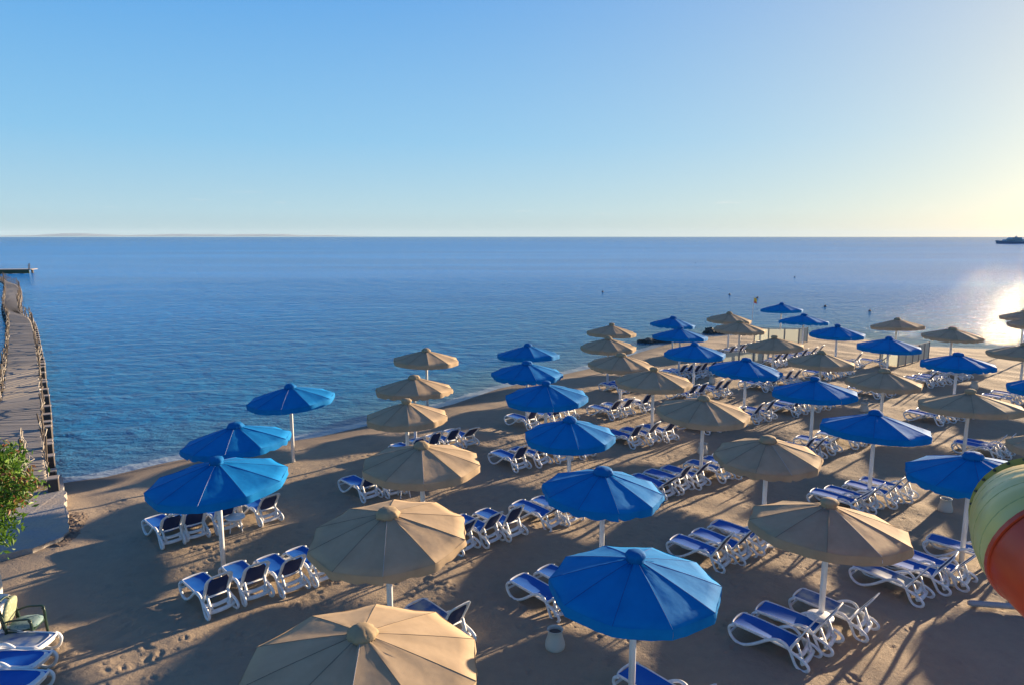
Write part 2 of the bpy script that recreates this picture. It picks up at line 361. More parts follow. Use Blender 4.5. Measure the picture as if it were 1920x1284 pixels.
# trampled places round the loungers: irregular scuffs and prints in every direction
lx = np.array([p for s_ in LOUNGER_SETS for p in s_[1]])
for i in range(19000):
    if i % 3: 
        c = lx[rng.integers(len(lx))]; x = c[0] + rng.normal(0, 1.5) - .5; y = c[1] + rng.normal(0, 1.3) + .3
    else:
        r = 7 * math.exp(rng.uniform(0, 2.0)); t = rng.uniform(R(-44), R(42)); x = r * math.sin(t); y = r * math.cos(t)
        if mnoise.noise(Vector((x * .28, y * .28, 3))) < .02: continue
    sz = rng.uniform(.45, 1.05)
    stamp(x, y, rng.uniform(0, 6.28), .28 * sz, .13 * sz * rng.uniform(.8, 1.3), rng.uniform(.007, .022), rng.uniform(.3, .8))
beach_f = sm((D - .8) / 2.0)
# raked strips between the rows
rake = .010 * np.sin((X * .80 - Y * .60) * 14 + .8 * np.sin(Y * 1.3)) * sm(np.sin(X * .31 - Y * .29 + 1.2) * 2 - .5)
nz = np.zeros_like(Z)
for i in range(7):
    a = rng.uniform(0, 6.28); f_ = 2.2 * 1.5 ** i; nz += np.sin((X * math.cos(a) + Y * math.sin(a)) * f_ + 2.2 * np.sin((X * math.sin(a) - Y * math.cos(a)) * f_ * .43 + i)) / (f_)
Z = Z + beach_f * (FP + rake * .8 + nz * .012)
ni, nj = Z.shape
me = bpy.data.meshes.new('beach_sand'); me.vertices.add(ni * nj); me.vertices.foreach_set('co', np.stack([X, Y, Z], -1).astype('f').ravel())
idx = np.arange(ni * nj).reshape(ni, nj); keep = (D[:-1, :-1] > -14)
q = np.stack([idx[:-1, :-1], idx[1:, :-1], idx[1:, 1:], idx[:-1, 1:]], -1)[keep][:, ::-1]
nf = len(q); me.loops.add(nf * 4); me.loops.foreach_set('vertex_index', q.ravel().astype('i')); me.polygons.add(nf)
me.polygons.foreach_set('loop_start', (np.arange(nf) * 4).astype('i')); me.polygons.foreach_set('use_smooth', np.ones(nf, bool)); me.update(calc_edges=True)
at_ = me.attributes.new('shore', 'FLOAT', 'POINT'); at_.data.foreach_set('value', D.astype('f').ravel())
m = M['sand'] = mat('sand', (.4, .3, .2), .9); k = N(m); p = k.pos()
big = k.noise(p, .35, 4); mid = k.noise(p, 3.1, 5, .65); fine = k.noise(p, 45, 3)
c_ = k.mix(big, (.33, .25, .172), (.40, .31, .215)); c_ = k.mix(k.ramp(mid, (.35, .45), (.65, 0.)), c_, (.27, .21, .155))
c_ = k.mix(k.ramp(k.noise(p, 120, 2), (.55, 0.), (.7, .3)), c_, (.2, .16, .12))
wl = k.noise(k.mapping(p, (.5, .5, .5)), 1.3, 3)
wet = k.ramp(k.math('ADD', k.attr('shore'), k.math('MULTIPLY', wl, 1.2)), (.0, 1.), (.22, .75), (1.0, 0.))
c_ = k.mix(k.ramp(k.math('ADD', k.math('MULTIPLY', k.attr('shore'), .13), k.math('MULTIPLY', wl, .3)), (.15, 1.), (.5, 0.)), c_, (.15, .11, .08))
k.l(k.ramp(wet, (0., .92), (1., .5)), k.b.inputs['Roughness'])
k.l(c_, k.b.inputs['Base Color'])
bmp = k.bump(fine, .6, .012, k.bump(k.noise(p, 14, 5, .75), .8, .035)); k.l(bmp, k.b.inputs['Normal'])
tag(link('beach_sand', me, m), kind='structure')

# ------------------------------------------------------------------ sea
th2 = np.linspace(R(-75), R(75), 420); rr2 = [14.]
while rr2[-1] < 10200: rr2.append(rr2[-1] * (1.012 if rr2[-1] < 150 else 1.06))
rr2 = np.array(rr2); TH, RR = np.meshgrid(th2, rr2); Xw = RR * np.sin(TH); Yw = RR * np.cos(TH)
Dw = -shore_dist(Xw, Yw)
Zw = WATER_Z + np.where(RR < 150, .02 * np.clip(Dw / 6, 0, 1) * np.sin(Xw * .7 - Yw * 1.6 + 1.5 * np.sin(Xw * .2)), 0)
ni, nj = Xw.shape; me = bpy.data.meshes.new('sea'); me.vertices.add(ni * nj); me.vertices.foreach_set('co', np.stack([Xw, Yw, Zw], -1).astype('f').ravel())
idx = np.arange(ni * nj).reshape(ni, nj); keep = np.maximum(Dw[:-1, :-1], Dw[1:, 1:]) > -1.5
q = np.stack([idx[:-1, :-1], idx[1:, :-1], idx[1:, 1:], idx[:-1, 1:]], -1)[keep][:, ::-1]; nf = len(q)
me.loops.add(nf * 4); me.loops.foreach_set('vertex_index', q.ravel().astype('i')); me.polygons.add(nf)
me.polygons.foreach_set('loop_start', (np.arange(nf) * 4).astype('i')); me.polygons.foreach_set('use_smooth', np.ones(nf, bool)); me.update(calc_edges=True)
me.attributes.new('off', 'FLOAT', 'POINT').data.foreach_set('value', Dw.astype('f').ravel())
m = M['sea'] = mat('sea_water', (.01, .05, .12), .12); k = N(m); p = k.pos(); off = k.attr('off')
dn = k.math('MULTIPLY', off, .01)
body = k.ramp(dn, (0., (.14, .16, .14)), (.018, (.05, .15, .19)), (.07, (.012, .17, .36)), (.5, (.004, .20, .56)), (1., (.005, .23, .68)))
patch = k.noise(k.mapping(p, (.004, .022, .01)), 1, 4); body = k.mix(k.ramp(patch, (.4, .5), (.6, 0.)), body, (.004, .13, .40))
body = k.mix(k.ramp(k.math('MULTIPLY', off, .0004), (.1, 0.), (.9, .9)), body, (.004, .085, .32))
foam_n = k.math('ADD', k.math('MULTIPLY', k.noise(p, 3.2, 6, .75), .8), k.math('MULTIPLY', k.noise(p, .45, 2), .75))
foam = k.ramp(k.math('ADD', k.math('MULTIPLY', off, 1.0), k.math('MULTIPLY', foam_n, -.9)), (.0, 1.), (.10, 0.))
body = k.mix(k.math('MULTIPLY', foam, .35), body, (.6, .62, .62))
k.l(body, k.b.inputs['Base Color']); k.b.inputs['IOR'].default_value = 1.33
w1 = k.noise(k.mapping(p, (.8, 1.15, 1), (0, 0, R(20))), 1.05, 6, .62)
w2 = k.noise(k.mapping(p, (.35, 1.1, 1), (0, 0, R(-24))), 1.5, 3, .5)
w3 = k.noise(k.mapping(p, (.08, .2, 1), (0, 0, R(12))), .7, 4, .6)
calm = k.ramp(k.math('MULTIPLY', off, .2), (.0, .25), (1., 1.))
h = k.math('ADD', k.math('MULTIPLY', w1, 1.0), k.math('ADD', k.math('MULTIPLY', w2, .45), k.math('MULTIPLY', w3, 1.2)))
b_ = k.n('Bump'); b_.inputs['Distance'].default_value = .55; k.b.inputs['Specular IOR Level'].default_value = .09; k.l(h, b_.inputs['Height']); k.l(calm, b_.inputs['Strength']); k.l(b_.outputs[0], k.b.inputs['Normal'])
k.l(k.ramp(k.math('MULTIPLY', off, .002), (0., .12), (1., .18)), k.b.inputs['Roughness'])
tag(link('sea', me, m), kind='structure')
# land on the horizon, far left; some of its haze is in the colour
hx = np.linspace(-47500, -13000, 160); V = []; F = []
for i, x in enumerate(hx):
    t = i / 159; e_ = min(1, t * 6, (1 - t) * 5); hh = e_ * (190 + 170 * mnoise.fractal(Vector((x / 5200., 0, 5)), 1, 2, 5)) + 20
    V += [(x, 60000, -2), (x, 61500, max(hh * .85, 10)), (x, 66000, -2)]
    if i: F += [(3 * i - 3, 3 * i, 3 * i + 1, 3 * i - 2), (3 * i - 2, 3 * i + 1, 3 * i + 2, 3 * i - 1)]
tag(link('distant_land', mesh('distant_land', V, F, True), mat('hazy_far_land', (.24, .25, .28), 1)), kind='structure')

# ------------------------------------------------------------------ parasols
SEG = 10; STEP = 2 * math.pi / SEG; RC = 1.6; HP = 3.05
def prof_z(t): return -.13 - .46 * (t * .86 + .14 * t * t)          # t 0..1 centre to rim
def panel_mesh(name, sd):
    V = []; F = []; nr_, na = 7, 6
    for i in range(nr_):
        t = .11 + (1 - .11) * i / (nr_ - 1)
        for j in range(na + 1):
            s_ = j / na; a0 = s_ * STEP
            # straight edge between two rib ends, sagging a little
            p0 = Vector((math.cos(0), math.sin(0))); p1 = Vector((math.cos(STEP), math.sin(STEP))); p_ = p0.lerp(p1, s_) * (RC * t)
            sag = -.022 * t * math.sin(math.pi * s_) - .010 * t * math.sin(math.pi * s_ * 2 + sd) * math.sin(math.pi * s_)
            wr = .014 * mnoise.noise(Vector((p_.x * 3 + sd, p_.y * 3, sd))) * (1 if 0 < j < na else 0) + (.020 * math.sin(s_ * 19 + sd) * (1 - t) ** 2 if 0 < j < na else 0)
            V.append((p_.x, p_.y, prof_z(t) + sag + wr))
    for j in range(na + 1):
        x_, y_, z_ = V[(nr_ - 1) * (na + 1) + j]; V.append((x_ * .999, y_ * .999, z_ - .05))
    for i in range(nr_):
        for j in range(na):
            q0 = i * (na + 1) + j; F.append((q0, q0 + na + 1, q0 + na + 2, q0 + 1))
    return mesh(name, V, F, True)
def valance_mesh(name, sd, torn=False):
    V = []; F = []; nn = 6
    L = SEG * nn
    for i in range(L + 1):
        kx = i / nn; a = kx % 1; base = int(kx) * STEP
        p0 = Vector((math.cos(base), math.sin(base))); p1 = Vector((math.cos(base + STEP), math.sin(base + STEP))); p_ = p0.lerp(p1, a) * (RC * 1.003)
        zt = prof_z(1) - .022 * math.sin(math.pi * a) + .001
        dz = .19 + .02 * mnoise.noise(Vector((i * .7, sd, 0)))
        if torn and (i * 7 + int(sd * 3)) % 11 < 3: dz -= .05
        o = 1 + .014 * math.sin(i * 1.9 + sd)
        V += [(p_.x, p_.y, zt), (p_.x * (1.004 * o), p_.y * (1.004 * o), zt - dz * .5), (p_.x * (.997 + .02 * (o - 1)), p_.y * (.997 + .02 * (o - 1)), zt - dz)]
        if i: b0 = 3 * i; F += [(b0 - 3, b0, b0 + 1, b0 - 2), (b0 - 2, b0 + 1, b0 + 2, b0 - 1)]
    return mesh(name, V, F, True)
def seam_mesh(ks, r=.004):
    mb = MB()
    for kk in ks:
        a = kk * STEP; c, s_ = math.cos(a), math.sin(a)
        mb.tube([(RC * t * c, RC * t * s_, prof_z(t) + .002) for t in (.12, .35, .6, .8, 1.0)], r, 4)
    return mb.me('seam')
PANELS = [panel_mesh('canopy_panel', s_ * 1.7) for s_ in range(4)]
PANELS2 = [p_.copy() for p_ in PANELS]
VAL = {c: [valance_mesh('valance', s_ * 2.1, s_ == 2) for s_ in range(3)] for c in 'BT'}
SEAM = {c: seam_mesh(range(1, SEG)) for c in 'BT'}; THREAD = seam_mesh([0], .003)
def crown_mesh(v, sd):
    if v == 0: pr = [(.24, -.19), (.25, -.13), (.22, -.07), (.19, -.05), (.15, -.01), (.09, .015), (.02, .02)]
    elif v == 1: pr = [(.20, -.20), (.17, -.13), (.20, -.09), (.21, -.04), (.17, .01), (.10, .035), (.02, .04)]
    else: pr = [(.27, -.19), (.28, -.14), (.24, -.09), (.23, -.06), (.20, -.03), (.12, -.02), (.05, .0), (.02, .0)]
    return MB().lathe(pr, 28, wob=.10, seed=sd).me('crown', True)
CROWN = {c: [crown_mesh(v, v * 3.1) for v in range(3)] for c in 'BT'}
POLE_M = MB().lathe([(.062, -HP - .6), (.062, -.2), (.05, -.19)], 16).me('pole', True)
HUB_M = MB().lathe([(.09, -.46), (.10, -.44), (.10, -.34), (.075, -.32)], 12).me('hub')
def rib_mesh():
    mb = MB(); mb.tube([(RC * t, 0, prof_z(t) - .025) for t in (.06, .5, .985)], .012, 5)
    mb.bar((.08, 0, -.40), (RC * .55, 0, prof_z(.55) - .03), .016); return mb.me('rib')
RIB_M = rib_mesh()
for me_ in PANELS: me_.materials.append(M['blue'])
for me_ in PANELS2: me_.materials.append(M['tan'])
for c, mm in (('B', 'blue'), ('T', 'tan')):
    for me_ in VAL[c]: me_.materials.append(M[mm])
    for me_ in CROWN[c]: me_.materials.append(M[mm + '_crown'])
    SEAM[c].materials.append(M['seam_' + mm])
THREAD.materials.append(M['thread']); POLE_M.materials.append(M['pole']); HUB_M.materials.append(M['white']); RIB_M.materials.append(M['pole'])
ORD = ['nearest', 'second nearest', 'third', 'fourth', 'fifth', 'sixth', 'seventh']
ROWTXT = {'A': ('B', 'blue', 'leftmost blue row by the water'), 'B': ('T', 'tan', 'leftmost row of tan parasols'),
          'C': ('B', 'blue', 'central row of blue parasols'), 'D': ('T', 'tan', 'central row of tan parasols'),
          'E': ('B', 'blue', 'right centre row of blue parasols'), 'F': ('T', 'tan', 'right row of tan parasols'),
          'G': ('B', 'blue', 'rightmost row of blue parasols'), 'H': ('T', 'tan', 'far right tan group by the water'),
          'I': ('T', 'tan', 'pair of tan parasols cut by the right edge')}
SPECIAL = {('B', 0): 'close tan beach parasol with round crown, cut by the bottom edge', ('B', 1): 'large tan beach parasol with frayed net at its crown',
           ('C', 0): 'large bright blue beach parasol with ball shaped crown, nearest of the central blue row', ('D', 0): 'large tan beach parasol over a lounger group with white side table, nearest at right',
           ('E', 0): 'blue beach parasol half hidden behind the yellow water slide', ('A', 2): 'blue beach parasol standing alone closest to the water on the left',
           ('F', 0): 'tan beach parasol mostly hidden behind the water slide top'}
ROT0 = R(-82)
cnt = 0
def parasol(c, x, y, r, label, group, sd):
    z0 = gz(x, y); root = empty('beach_parasol', (x, y, z0), 0, label=label, cat='parasol', group=group)
    top = HP - z0; sc = r / RC; rz = ROT0 + rng.normal(0, .06)
    tilt = (rng.normal(0, .028), rng.normal(0, .028))
    def part(name, me, rzz=0, s_=sc, til=True):
        o = bpy.data.objects.new(name, me); COL.objects.link(o); o.parent = root; o.location = (0, 0, top)
        Mx = Matrix.Rotation(tilt[0], 4, 'X') @ Matrix.Rotation(tilt[1], 4, 'Y') if til else Matrix()
        Mx = Mx @ Matrix.Rotation(rz + rzz, 4, 'Z'); o.rotation_euler = Mx.to_euler(); o.scale = (s_, s_, 1); return o
    P = PANELS if c == 'B' else PANELS2
    for i in range(SEG): part('canopy_panel', P[(i * 3 + sd) % 4], i * STEP)
    part('valance', VAL[c][sd % 3]); part('seam', SEAM[c]); part('seam', THREAD)['label'] = 'pale frayed seam facing the terrace'
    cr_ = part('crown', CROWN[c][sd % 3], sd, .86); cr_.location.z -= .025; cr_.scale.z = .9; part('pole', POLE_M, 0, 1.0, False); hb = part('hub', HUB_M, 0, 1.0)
    for i in range(SEG): part('rib', RIB_M, i * STEP)
    return root
sd = 0
for row, L in PARASOLS.items():
    c, cn, txt = ROWTXT[row]
    for i, (x, y, r) in enumerate(L):
        sd += 1
        far = len(L) - 1 - i
        if (row, i) in SPECIAL: lb = SPECIAL[(row, i)]
        elif far == 0: lb = f'{cn} beach parasol, farthest one of the {txt}'
        else: lb = f'{cn} beach parasol, {ORD[i]}{" from the terrace" if i > 1 else ""} in the {txt}'
        s_ = {('C', 0): 1, ('B', 0): 0, ('B', 1): 2}.get((row, i), sd % 3)
        parasol(c, x, y, r, lb, f'{cn} beach parasols set in rows on the sand', s_)
# more of the same rows, just beyond the right edge of the view: their shade falls into it
for c, x, y in [('T', 16.2, 14.2), ('T', 16.0, 9.8), ('B', 21.3, 22.4), ('B', 21.0, 17.8), ('B', 21.0, 13.2), ('T', 26.5, 30.3), ('T', 26.3, 25.7), ('T', 26.3, 21), ('T', 26, 16.5), ('B', 33.2, 40),
                ('B', 31.5, 35.5), ('B', 31.5, 31), ('B', 31.5, 26.3), ('B', 31.5, 21.5), ('T', 36.5, 38), ('T', 36.5, 33.5), ('T', 36.5, 29), ('T', 36.5, 24.5), ('B', 41.5, 45), ('B', 41.5, 40), ('B', 41.5, 35)]:
    sd += 1; parasol(c, x, y, 1.6, f"{'blue' if c == 'B' else 'tan'} beach parasol standing beyond the right edge of the view", 'parasols beyond the right edge', sd % 3)

# ------------------------------------------------------------------ sun loungers
# local frame: x from foot (0) to head (1.9), z up
def side_frame(s_):
    mb = MB()
    def sy(x): return s_ * (.30 + .035 * max(0, (x - 1.2) / .5))
    path = [(.10, .375), (.03, .345), (-.02, .27), (.01, .15), (.10, .05), (.24, .012), (.40, .06), (.58, .17), (.76, .31), (.92, .415), (1.05, .455), (1.17, .43), (1.27, .33), (1.34, .20), (1.40, .08),
            (1.48, .015), (1.58, .01), (1.66, .07), (1.66, .15), (1.56, .225), (1.44, .27), (1.34, .30), (1.27, .325)]
    pts = [(x, sy(x) + s_ * .02 * math.exp(-((x - 1.05) / .2) ** 2), z) for x, z in path]
    mb.tube(smooth_path(pts, 3), .034, 6, ry=.034, up=(0, s_, 0))
    return mb.me('side_frame', True)
def rail(s_):
    mb = MB(); mb.tube(smooth_path([(.04, s_ * .26, .378), (.3, s_ * .27, .378), (.7, s_ * .27, .362), (1.05, s_ * .27, .34), (1.30, s_ * .27, .325)], 2), .034, 6, ry=.018, up=(0, s_, 0)); return mb.me('seat_rail', True)
def sling():
    V = []; F = []; nx, ny = 10, 4
    for lay in (0, 1):
        for i in range(nx + 1):
            x = .04 + 1.22 * i / nx; z = np.interp(x, [.0, .3, .7, 1.05, 1.3], [.392, .398, .38, .355, .335])
            for j in range(ny + 1):
                y = -.25 + .5 * j / ny; V.append((x, y, z - .018 * math.sin(math.pi * j / ny) - .008 * lay))
    o_ = (nx + 1) * (ny + 1)
    for i in range(nx):
        for j in range(ny):
            q = i * (ny + 1) + j; F.append((q, q + ny + 1, q + ny + 2, q + 1)); F.append((q + o_, q + o_ + 1, q + o_ + ny + 2, q + o_ + ny + 1))
    return mesh('seat_sling', V, F, True)
BA = R(57)
def bk(u, y, off=0): return (1.26 + u * math.cos(BA) - off * math.sin(BA), y, .335 + u * math.sin(BA) + off * math.cos(BA))
def back_frame():
    mb = MB(); w = .275
    P = [bk(0, -w), bk(.35, -w), bk(.60, -w), bk(.69, -w + .05), bk(.72, -w + .13), bk(.72, w - .13), bk(.69, w - .05), bk(.60, w), bk(.35, w), bk(0, w)]
    mb.tube(smooth_path(P, 3), .046, 6, ry=.017, up=bk(0, 0, 1) if False else (-math.sin(BA), 0, math.cos(BA)))
    mb.bar(bk(.04, -w), bk(.04, w), .05, .03)
    return mb.me('backrest_frame', True)
def back_sling():
    V = []; F = []; n1 = 5
    for lay in (0, 1):
        for i in range(n1 + 1):
            u = .10 + .55 * i / n1; w = .225 if i < n1 else .17
            for j in range(5): V.append(bk(u, -w + 2 * w * j / 4, (.006 if lay == 0 else -.006) - .012 * math.sin(math.pi * j / 4)))
    o_ = (n1 + 1) * 5
    for i in range(n1):
        for j in range(4):
            q = i * 5 + j; F.append((q, q + 5, q + 6, q + 1)); F.append((q + o_, q + 1 + o_, q + 6 + o_, q + 5 + o_))
    return mesh('backrest_sling', V, F, True)
def brace():
    mb = MB()
    mb.tube(smooth_path([(1.40, -.30, .27), (1.43, -.2, .235), (1.45, 0, .225), (1.43, .2, .235), (1.40, .30, .27)], 3), .03, 6, ry=.05, up=(-.5, 0, .8))
    mb.tube(smooth_path([(1.52, -.315, .16), (1.53, -.2, .125), (1.54, 0, .115), (1.53, .2, .125), (1.52, .315, .16)], 3), .03, 6, ry=.055, up=(-.5, 0, .8))
    for s_ in (-1, 1): mb.bar((1.43, s_ * .19, .24), (1.535, s_ * .20, .12), .07, .04)
    for s_ in (-1, 1): mb.bar(bk(.20, s_ * .24, -.02), (1.53, s_ * .22, .15), .05, .035)
    return mb.me('rear_brace', True)
def foot_bar(): 
    mb = MB(); mb.tube(smooth_path([(.05, -.27, .37), (.015, -.2, .38), (.0, 0, .385), (.015, .2, .38), (.05, .27, .37)], 3), .02, 6, ry=.03, up=(0, 0, 1))
    return mb.me('foot_bar', True)
XB = [MB().bar((x_, -.3, z_), (x_, .3, z_), .03, .04).me('cross_bar') for x_, z_ in ((.02, .20), (.75, .32))]
LM = {'sf': [side_frame(-1), side_frame(1)], 'rail': [rail(-1), rail(1)], 'sl': sling(), 'bf': back_frame(), 'bs': back_sling(), 'br': brace(), 'fb': foot_bar()}
def make_lounger():
    root = empty('sun_lounger', cat='sun lounger')
    for x in LM['sf']: link('side_frame', x, M['white'], root)
    for x in LM['rail']: link('seat_rail', x, M['white'], root)
    link('seat_sling', LM['sl'], M['sling'], root); link('backrest_frame', LM['bf'], M['white'], root); link('backrest_sling', LM['bs'], M['sling_back'], root)
    link('rear_brace', LM['br'], M['white'], root); link('foot_bar', LM['fb'], M['white'], root)
    for x in XB: link('cross_bar', x, M['white'], root)
    return root
L0 = make_lounger(); remember(L0); first = True
NTH = ['leftmost', 'second from the left', 'third from the left', 'fourth from the left', 'fifth from the left', 'sixth from the left']
HEADING = math.atan2(-.7071, .7071)
pale = LM['sl'].copy(); pale.materials.clear(); pale.materials.append(M['sling_pale'])
for si, (where, pts) in enumerate(LOUNGER_SETS):
    for i, (x, y) in enumerate(pts):
        o = L0 if first else copy_thing(L0); first = False
        tip = R(rng.uniform(-5, 4) if rng.random() > .12 else 14)
        for chd in o.children:
            if chd.name.startswith('backrest'):
                pv_ = Vector((1.26, 0, .335)); rm = Matrix.Rotation(tip, 3, 'Y'); chd.rotation_euler = (0, tip, 0); chd.location = pv_ - rm @ pv_
        o.location = (x, y, gz(x + .6, y - .6) - .005); o.rotation_euler = (rng.normal(0, .008), rng.normal(0, .008), HEADING + rng.normal(0, .045))
        n_ = len(pts); words = ['', '', 'two', 'three', 'four', 'five', 'six'][n_]
        if n_ == 1: o['label'] = f'single blue and white sun lounger {where}'
        elif i == n_ - 1: o['label'] = f'rightmost of {words} sun loungers {where}'
        else: o['label'] = f'{["leftmost", "second", "third", "fourth", "fifth"][i]} of {words} sun loungers {where}'
        o['group'] = 'blue and white sun loungers in rows on the sand'
        if (si in (20, 23, 21) and i in (0, 2)) or (si == 19 and i == 9):
            for ch in o.children:
                if ch.name.startswith('seat_sling') and (si, i) in ((20, 2), (23, 0), (21, 0)): ch.data = pale; ch['label'] = 'faded sling with pale sand and sky sheen in its colour'
# two loungers laid flat, plus one more at the very bottom left, heads to the left
FLATS = [((-9.42, 12.80), 'flat white sun lounger with faded blue seat, directly below the green armchair', True), ((-9.10, 12.17), 'flat white sun lounger with deep blue seat at the left edge, second from the armchair', False),
         ((-8.75, 11.55), 'flat white sun lounger cut by the bottom left corner, third from the armchair', False)]
def flat_back():
    mb = MB(); w = .27
    P = [(1.24, -w, .33), (1.6, -w, .39), (1.80, -w + .03, .42), (1.90, -w + .14, .44), (1.92, 0, .44), (1.90, w - .14, .44), (1.80, w - .03, .42), (1.6, w, .39), (1.24, w, .33)]
    mb.tube(smooth_path(P, 3), .04, 6, ry=.02, up=(0, 0, 1))
    for r_ in (.20, .13): mb.tube([(1.16 + r_ * math.cos(a), r_ * math.sin(a) * 1.15, .43) for a in [R(-90 + 180 * i / 10) for i in range(11)]], .018, 5)
    return mb.me('backrest_frame', True)
FB = flat_back()
def plate():
    mb = MB(); P = [(.02 + .12 * (1 - math.cos(a)), 0, 0) for a in (0, 1)]
    ring = [(1.3, -.31), (.18, -.31), (.07, -.27), (.02, -.17), (.0, 0), (.02, .17), (.07, .27), (.18, .31), (1.3, .31)]
    inn = [(1.3, -.235), (.24, -.235), (.15, -.21), (.105, -.13), (.095, 0), (.105, .13), (.15, .21), (.24, .235), (1.3, .235)]
    V = [(x, y, .385) for x, y in ring] + [(x, y, .40) for x, y in inn] + [(x, y, .31) for x, y in ring]; n_ = len(ring)
    F = [(i, i + 1, n_ + i + 1, n_ + i) for i in range(n_ - 1)] + [(2 * n_ + i, 2 * n_ + i + 1, i + 1, i) for i in range(n_ - 1)]
    return mesh('seat_plate', V, F)
PLATE = plate()
for (x, y), lb, pl in FLATS:
    root = empty('sun_lounger', (x, y, .0), math.pi + R(-4), label=lb, cat='sun lounger', group='flat sun loungers at the bottom left')
    for x_ in LM['sf']: link('side_frame', x_, None, root)
    for x_ in LM['rail']: link('seat_rail', x_, None, root)
    link('seat_sling', pale if pl else LM['sl'], None, root); link('backrest_frame', FB, M['white'], root)
    link('backrest_sling', MB().box((1.56, 0, .385), (.58, .46, .012), M=Matrix.Rotation(R(-9), 4, 'Y')).me('backrest_sling'), M['sling'] if not pl else M['sling_back'], root)
    link('foot_bar', LM['fb'], None, root)
    link('seat_plate', PLATE, M['white'], root)
    link('side_apron', MB().box((.62, .315, .30), (1.15, .02, .085)).box((.62, -.315, .30), (1.15, .02, .085)).me('side_apron'), M['white'], root)

# ------------------------------------------------------------------ bins and side tables
def make_bin(x, y, label, s_=1.0):
    root = empty('ash_bin', (x, y, gz(x, y)), 0, label=label, cat='bin', group='round white sand bins on the beach'); root.scale = (.9, .9, .9)
    MB().lathe([(.17, -.05), (.225, .0), (.235, .06), (.225, .14), (.18, .28), (.165, .36), (.17, .42), (.185, .44), (.19, .455), (.17, .455), (.155, .43), (.145, .36)], 24, wob=.008, caps=False).build('body', mat('off_white_bin', (.5, .48, .42), .6) if 'BN' not in M else M['BN'], root, True)
    MB().lathe([(.001, .385), (.10, .39), (.148, .37)], 16, wob=.05, caps=False).build('sand_fill', M['sand'], root, True)
    return root
BL = ['off-white flared bin on dark sand left of the nearest blue parasol', 'off-white bin on the sand behind the loungers near the water slide', 'white bin whose rim shows above the crown of the big tan parasol',
      'small white bin below the fifth blue parasol of the right centre row', 'white bin partly hidden behind the second blue parasol of the right centre row', 'pale bin behind the nearest large tan canopy at the right edge', 'bin hidden behind a white pole between two tan parasols']
M['BN'] = mat('off_white_bin', (.5, .48, .42), .6)
for (x, y), lb in zip(BINS, BL): make_bin(x, y, lb)
def make_table(x, y, label):
    root = empty('side_table', (x, y, gz(x, y)), .4, label=label, cat='side table', group='low white side tables beside loungers')
    MB().lathe([(.26, .40), (.275, .41), (.275, .43), (.26, .44)], 24).build('table_top', M['white'], root, True)
    for i in range(4):
        a = R(45 + 90 * i); MB().tube(smooth_path([(.17 * math.cos(a), .17 * math.sin(a), .41), (.2 * math.cos(a), .2 * math.sin(a), .2), (.24 * math.cos(a), .24 * math.sin(a), 0)], 3), .018, 6).build('leg', M['white'], root, True)
for (x, y), lb in zip(TABLES, ['low round white table at the pole of the nearest right tan parasol', 'white side table between loungers under the third tan parasol of the central row', 'white side table between the loungers of the leftmost blue parasols',
                               'white side table under the fifth blue parasol of the right centre row', 'small white side table under the third tan parasol of the leftmost tan row']): make_table(x, y, lb)

# ------------------------------------------------------------------ windbreaks, flag, rocks
m = M['screen'] = mat('cream_screen_cloth', (.6, .59, .52), .8); k = N(m)
tr = k.n('BsdfTranslucent'); tr.inputs['Color'].default_value = (.72, .74, .70, 1); mx = k.n('MixShader'); mx.inputs[0].default_value = .5
k.l(k.b.outputs[0], mx.inputs[1]); k.l(tr.outputs[0], mx.inputs[2]); k.l(mx.outputs[0], k.out.inputs['Surface'])
M['post_wood'] = mat('grey_post', (.25, .24, .24), .8)
def windbreak(pts, hts, label):
    root = empty('windbreak', (pts[0][0], pts[0][1], 0), 0, label=label, cat='windbreak', group='cream cloth windbreaks near the water')
    ox, oy = pts[0]
    for i, (x, y) in enumerate(pts):
        MB().box((x - ox, y - oy, (hts + .05) / 2 - .1), (.07, .07, hts + .25)).build('post', M['post_wood'], root)
        if i:
            x0, y0 = pts[i - 1]; a = Vector((x0 - ox, y0 - oy, hts / 2 + .02)); b = Vector((x - ox, y - oy, hts / 2 + .02)); t = (b - a).normalized() * .045
            MB().bar(a + t, b - t, .012, hts - .10).build('panel', M['screen'], root)
            MB().bar((x0 - ox, y0 - oy, hts + .03), (x - ox, y - oy, hts + .03), .05, .04).build('top_rail', M['post_wood'], root)
windbreak(FENCE_A, 1.15, 'cream windbreak farthest out, with lounger shadows on its cloth, near the flag pole')
windbreak(FENCE_B, 1.0, 'cream windbreak just above the blue parasol in the middle distance')
windbreak(FENCE_C, 1.15, 'cream windbreak running toward the water under a blue parasol at right')
fx, fy = FLAG[0]
root = empty('flagpole', (fx, fy, gz(fx, fy)), 0, label='thin flagpole with small yellow and red flag at the water edge', cat='flagpole')
MB().tube([(0, 0, -.3), (.05, 0, 1.6), (.12, 0, 3.35)], .03, 6).build('pole', M['pole'], root)
V = []; F = []
for i in range(5):
    for j in range(4): V.append((.12 + .065 * i, .05 * math.sin(i * 1.6), 3.32 - .15 * j - .035 * i))
for i in range(4):
    for j in range(3): q = i * 4 + j; F.append((q, q + 1, q + 5, q + 4))
fl = link('flag', mesh('flag', V, F, True), mat('yellow_flag_cloth', (.8, .5, .03), .7), root)
fl.data.materials.append(mat('red_flag_cloth', (.6, .06, .03), .7))
for i, p_ in enumerate(fl.data.polygons): p_.material_index = 1 if i % 3 == 2 else 0
m = M['rock'] = mat('dark_wet_rock', (.07, .065, .055), .7); k = N(m); k.l(k.bump(k.noise(k.obj(), 6, 5, .7), .8, .1), k.b.inputs['Normal'])
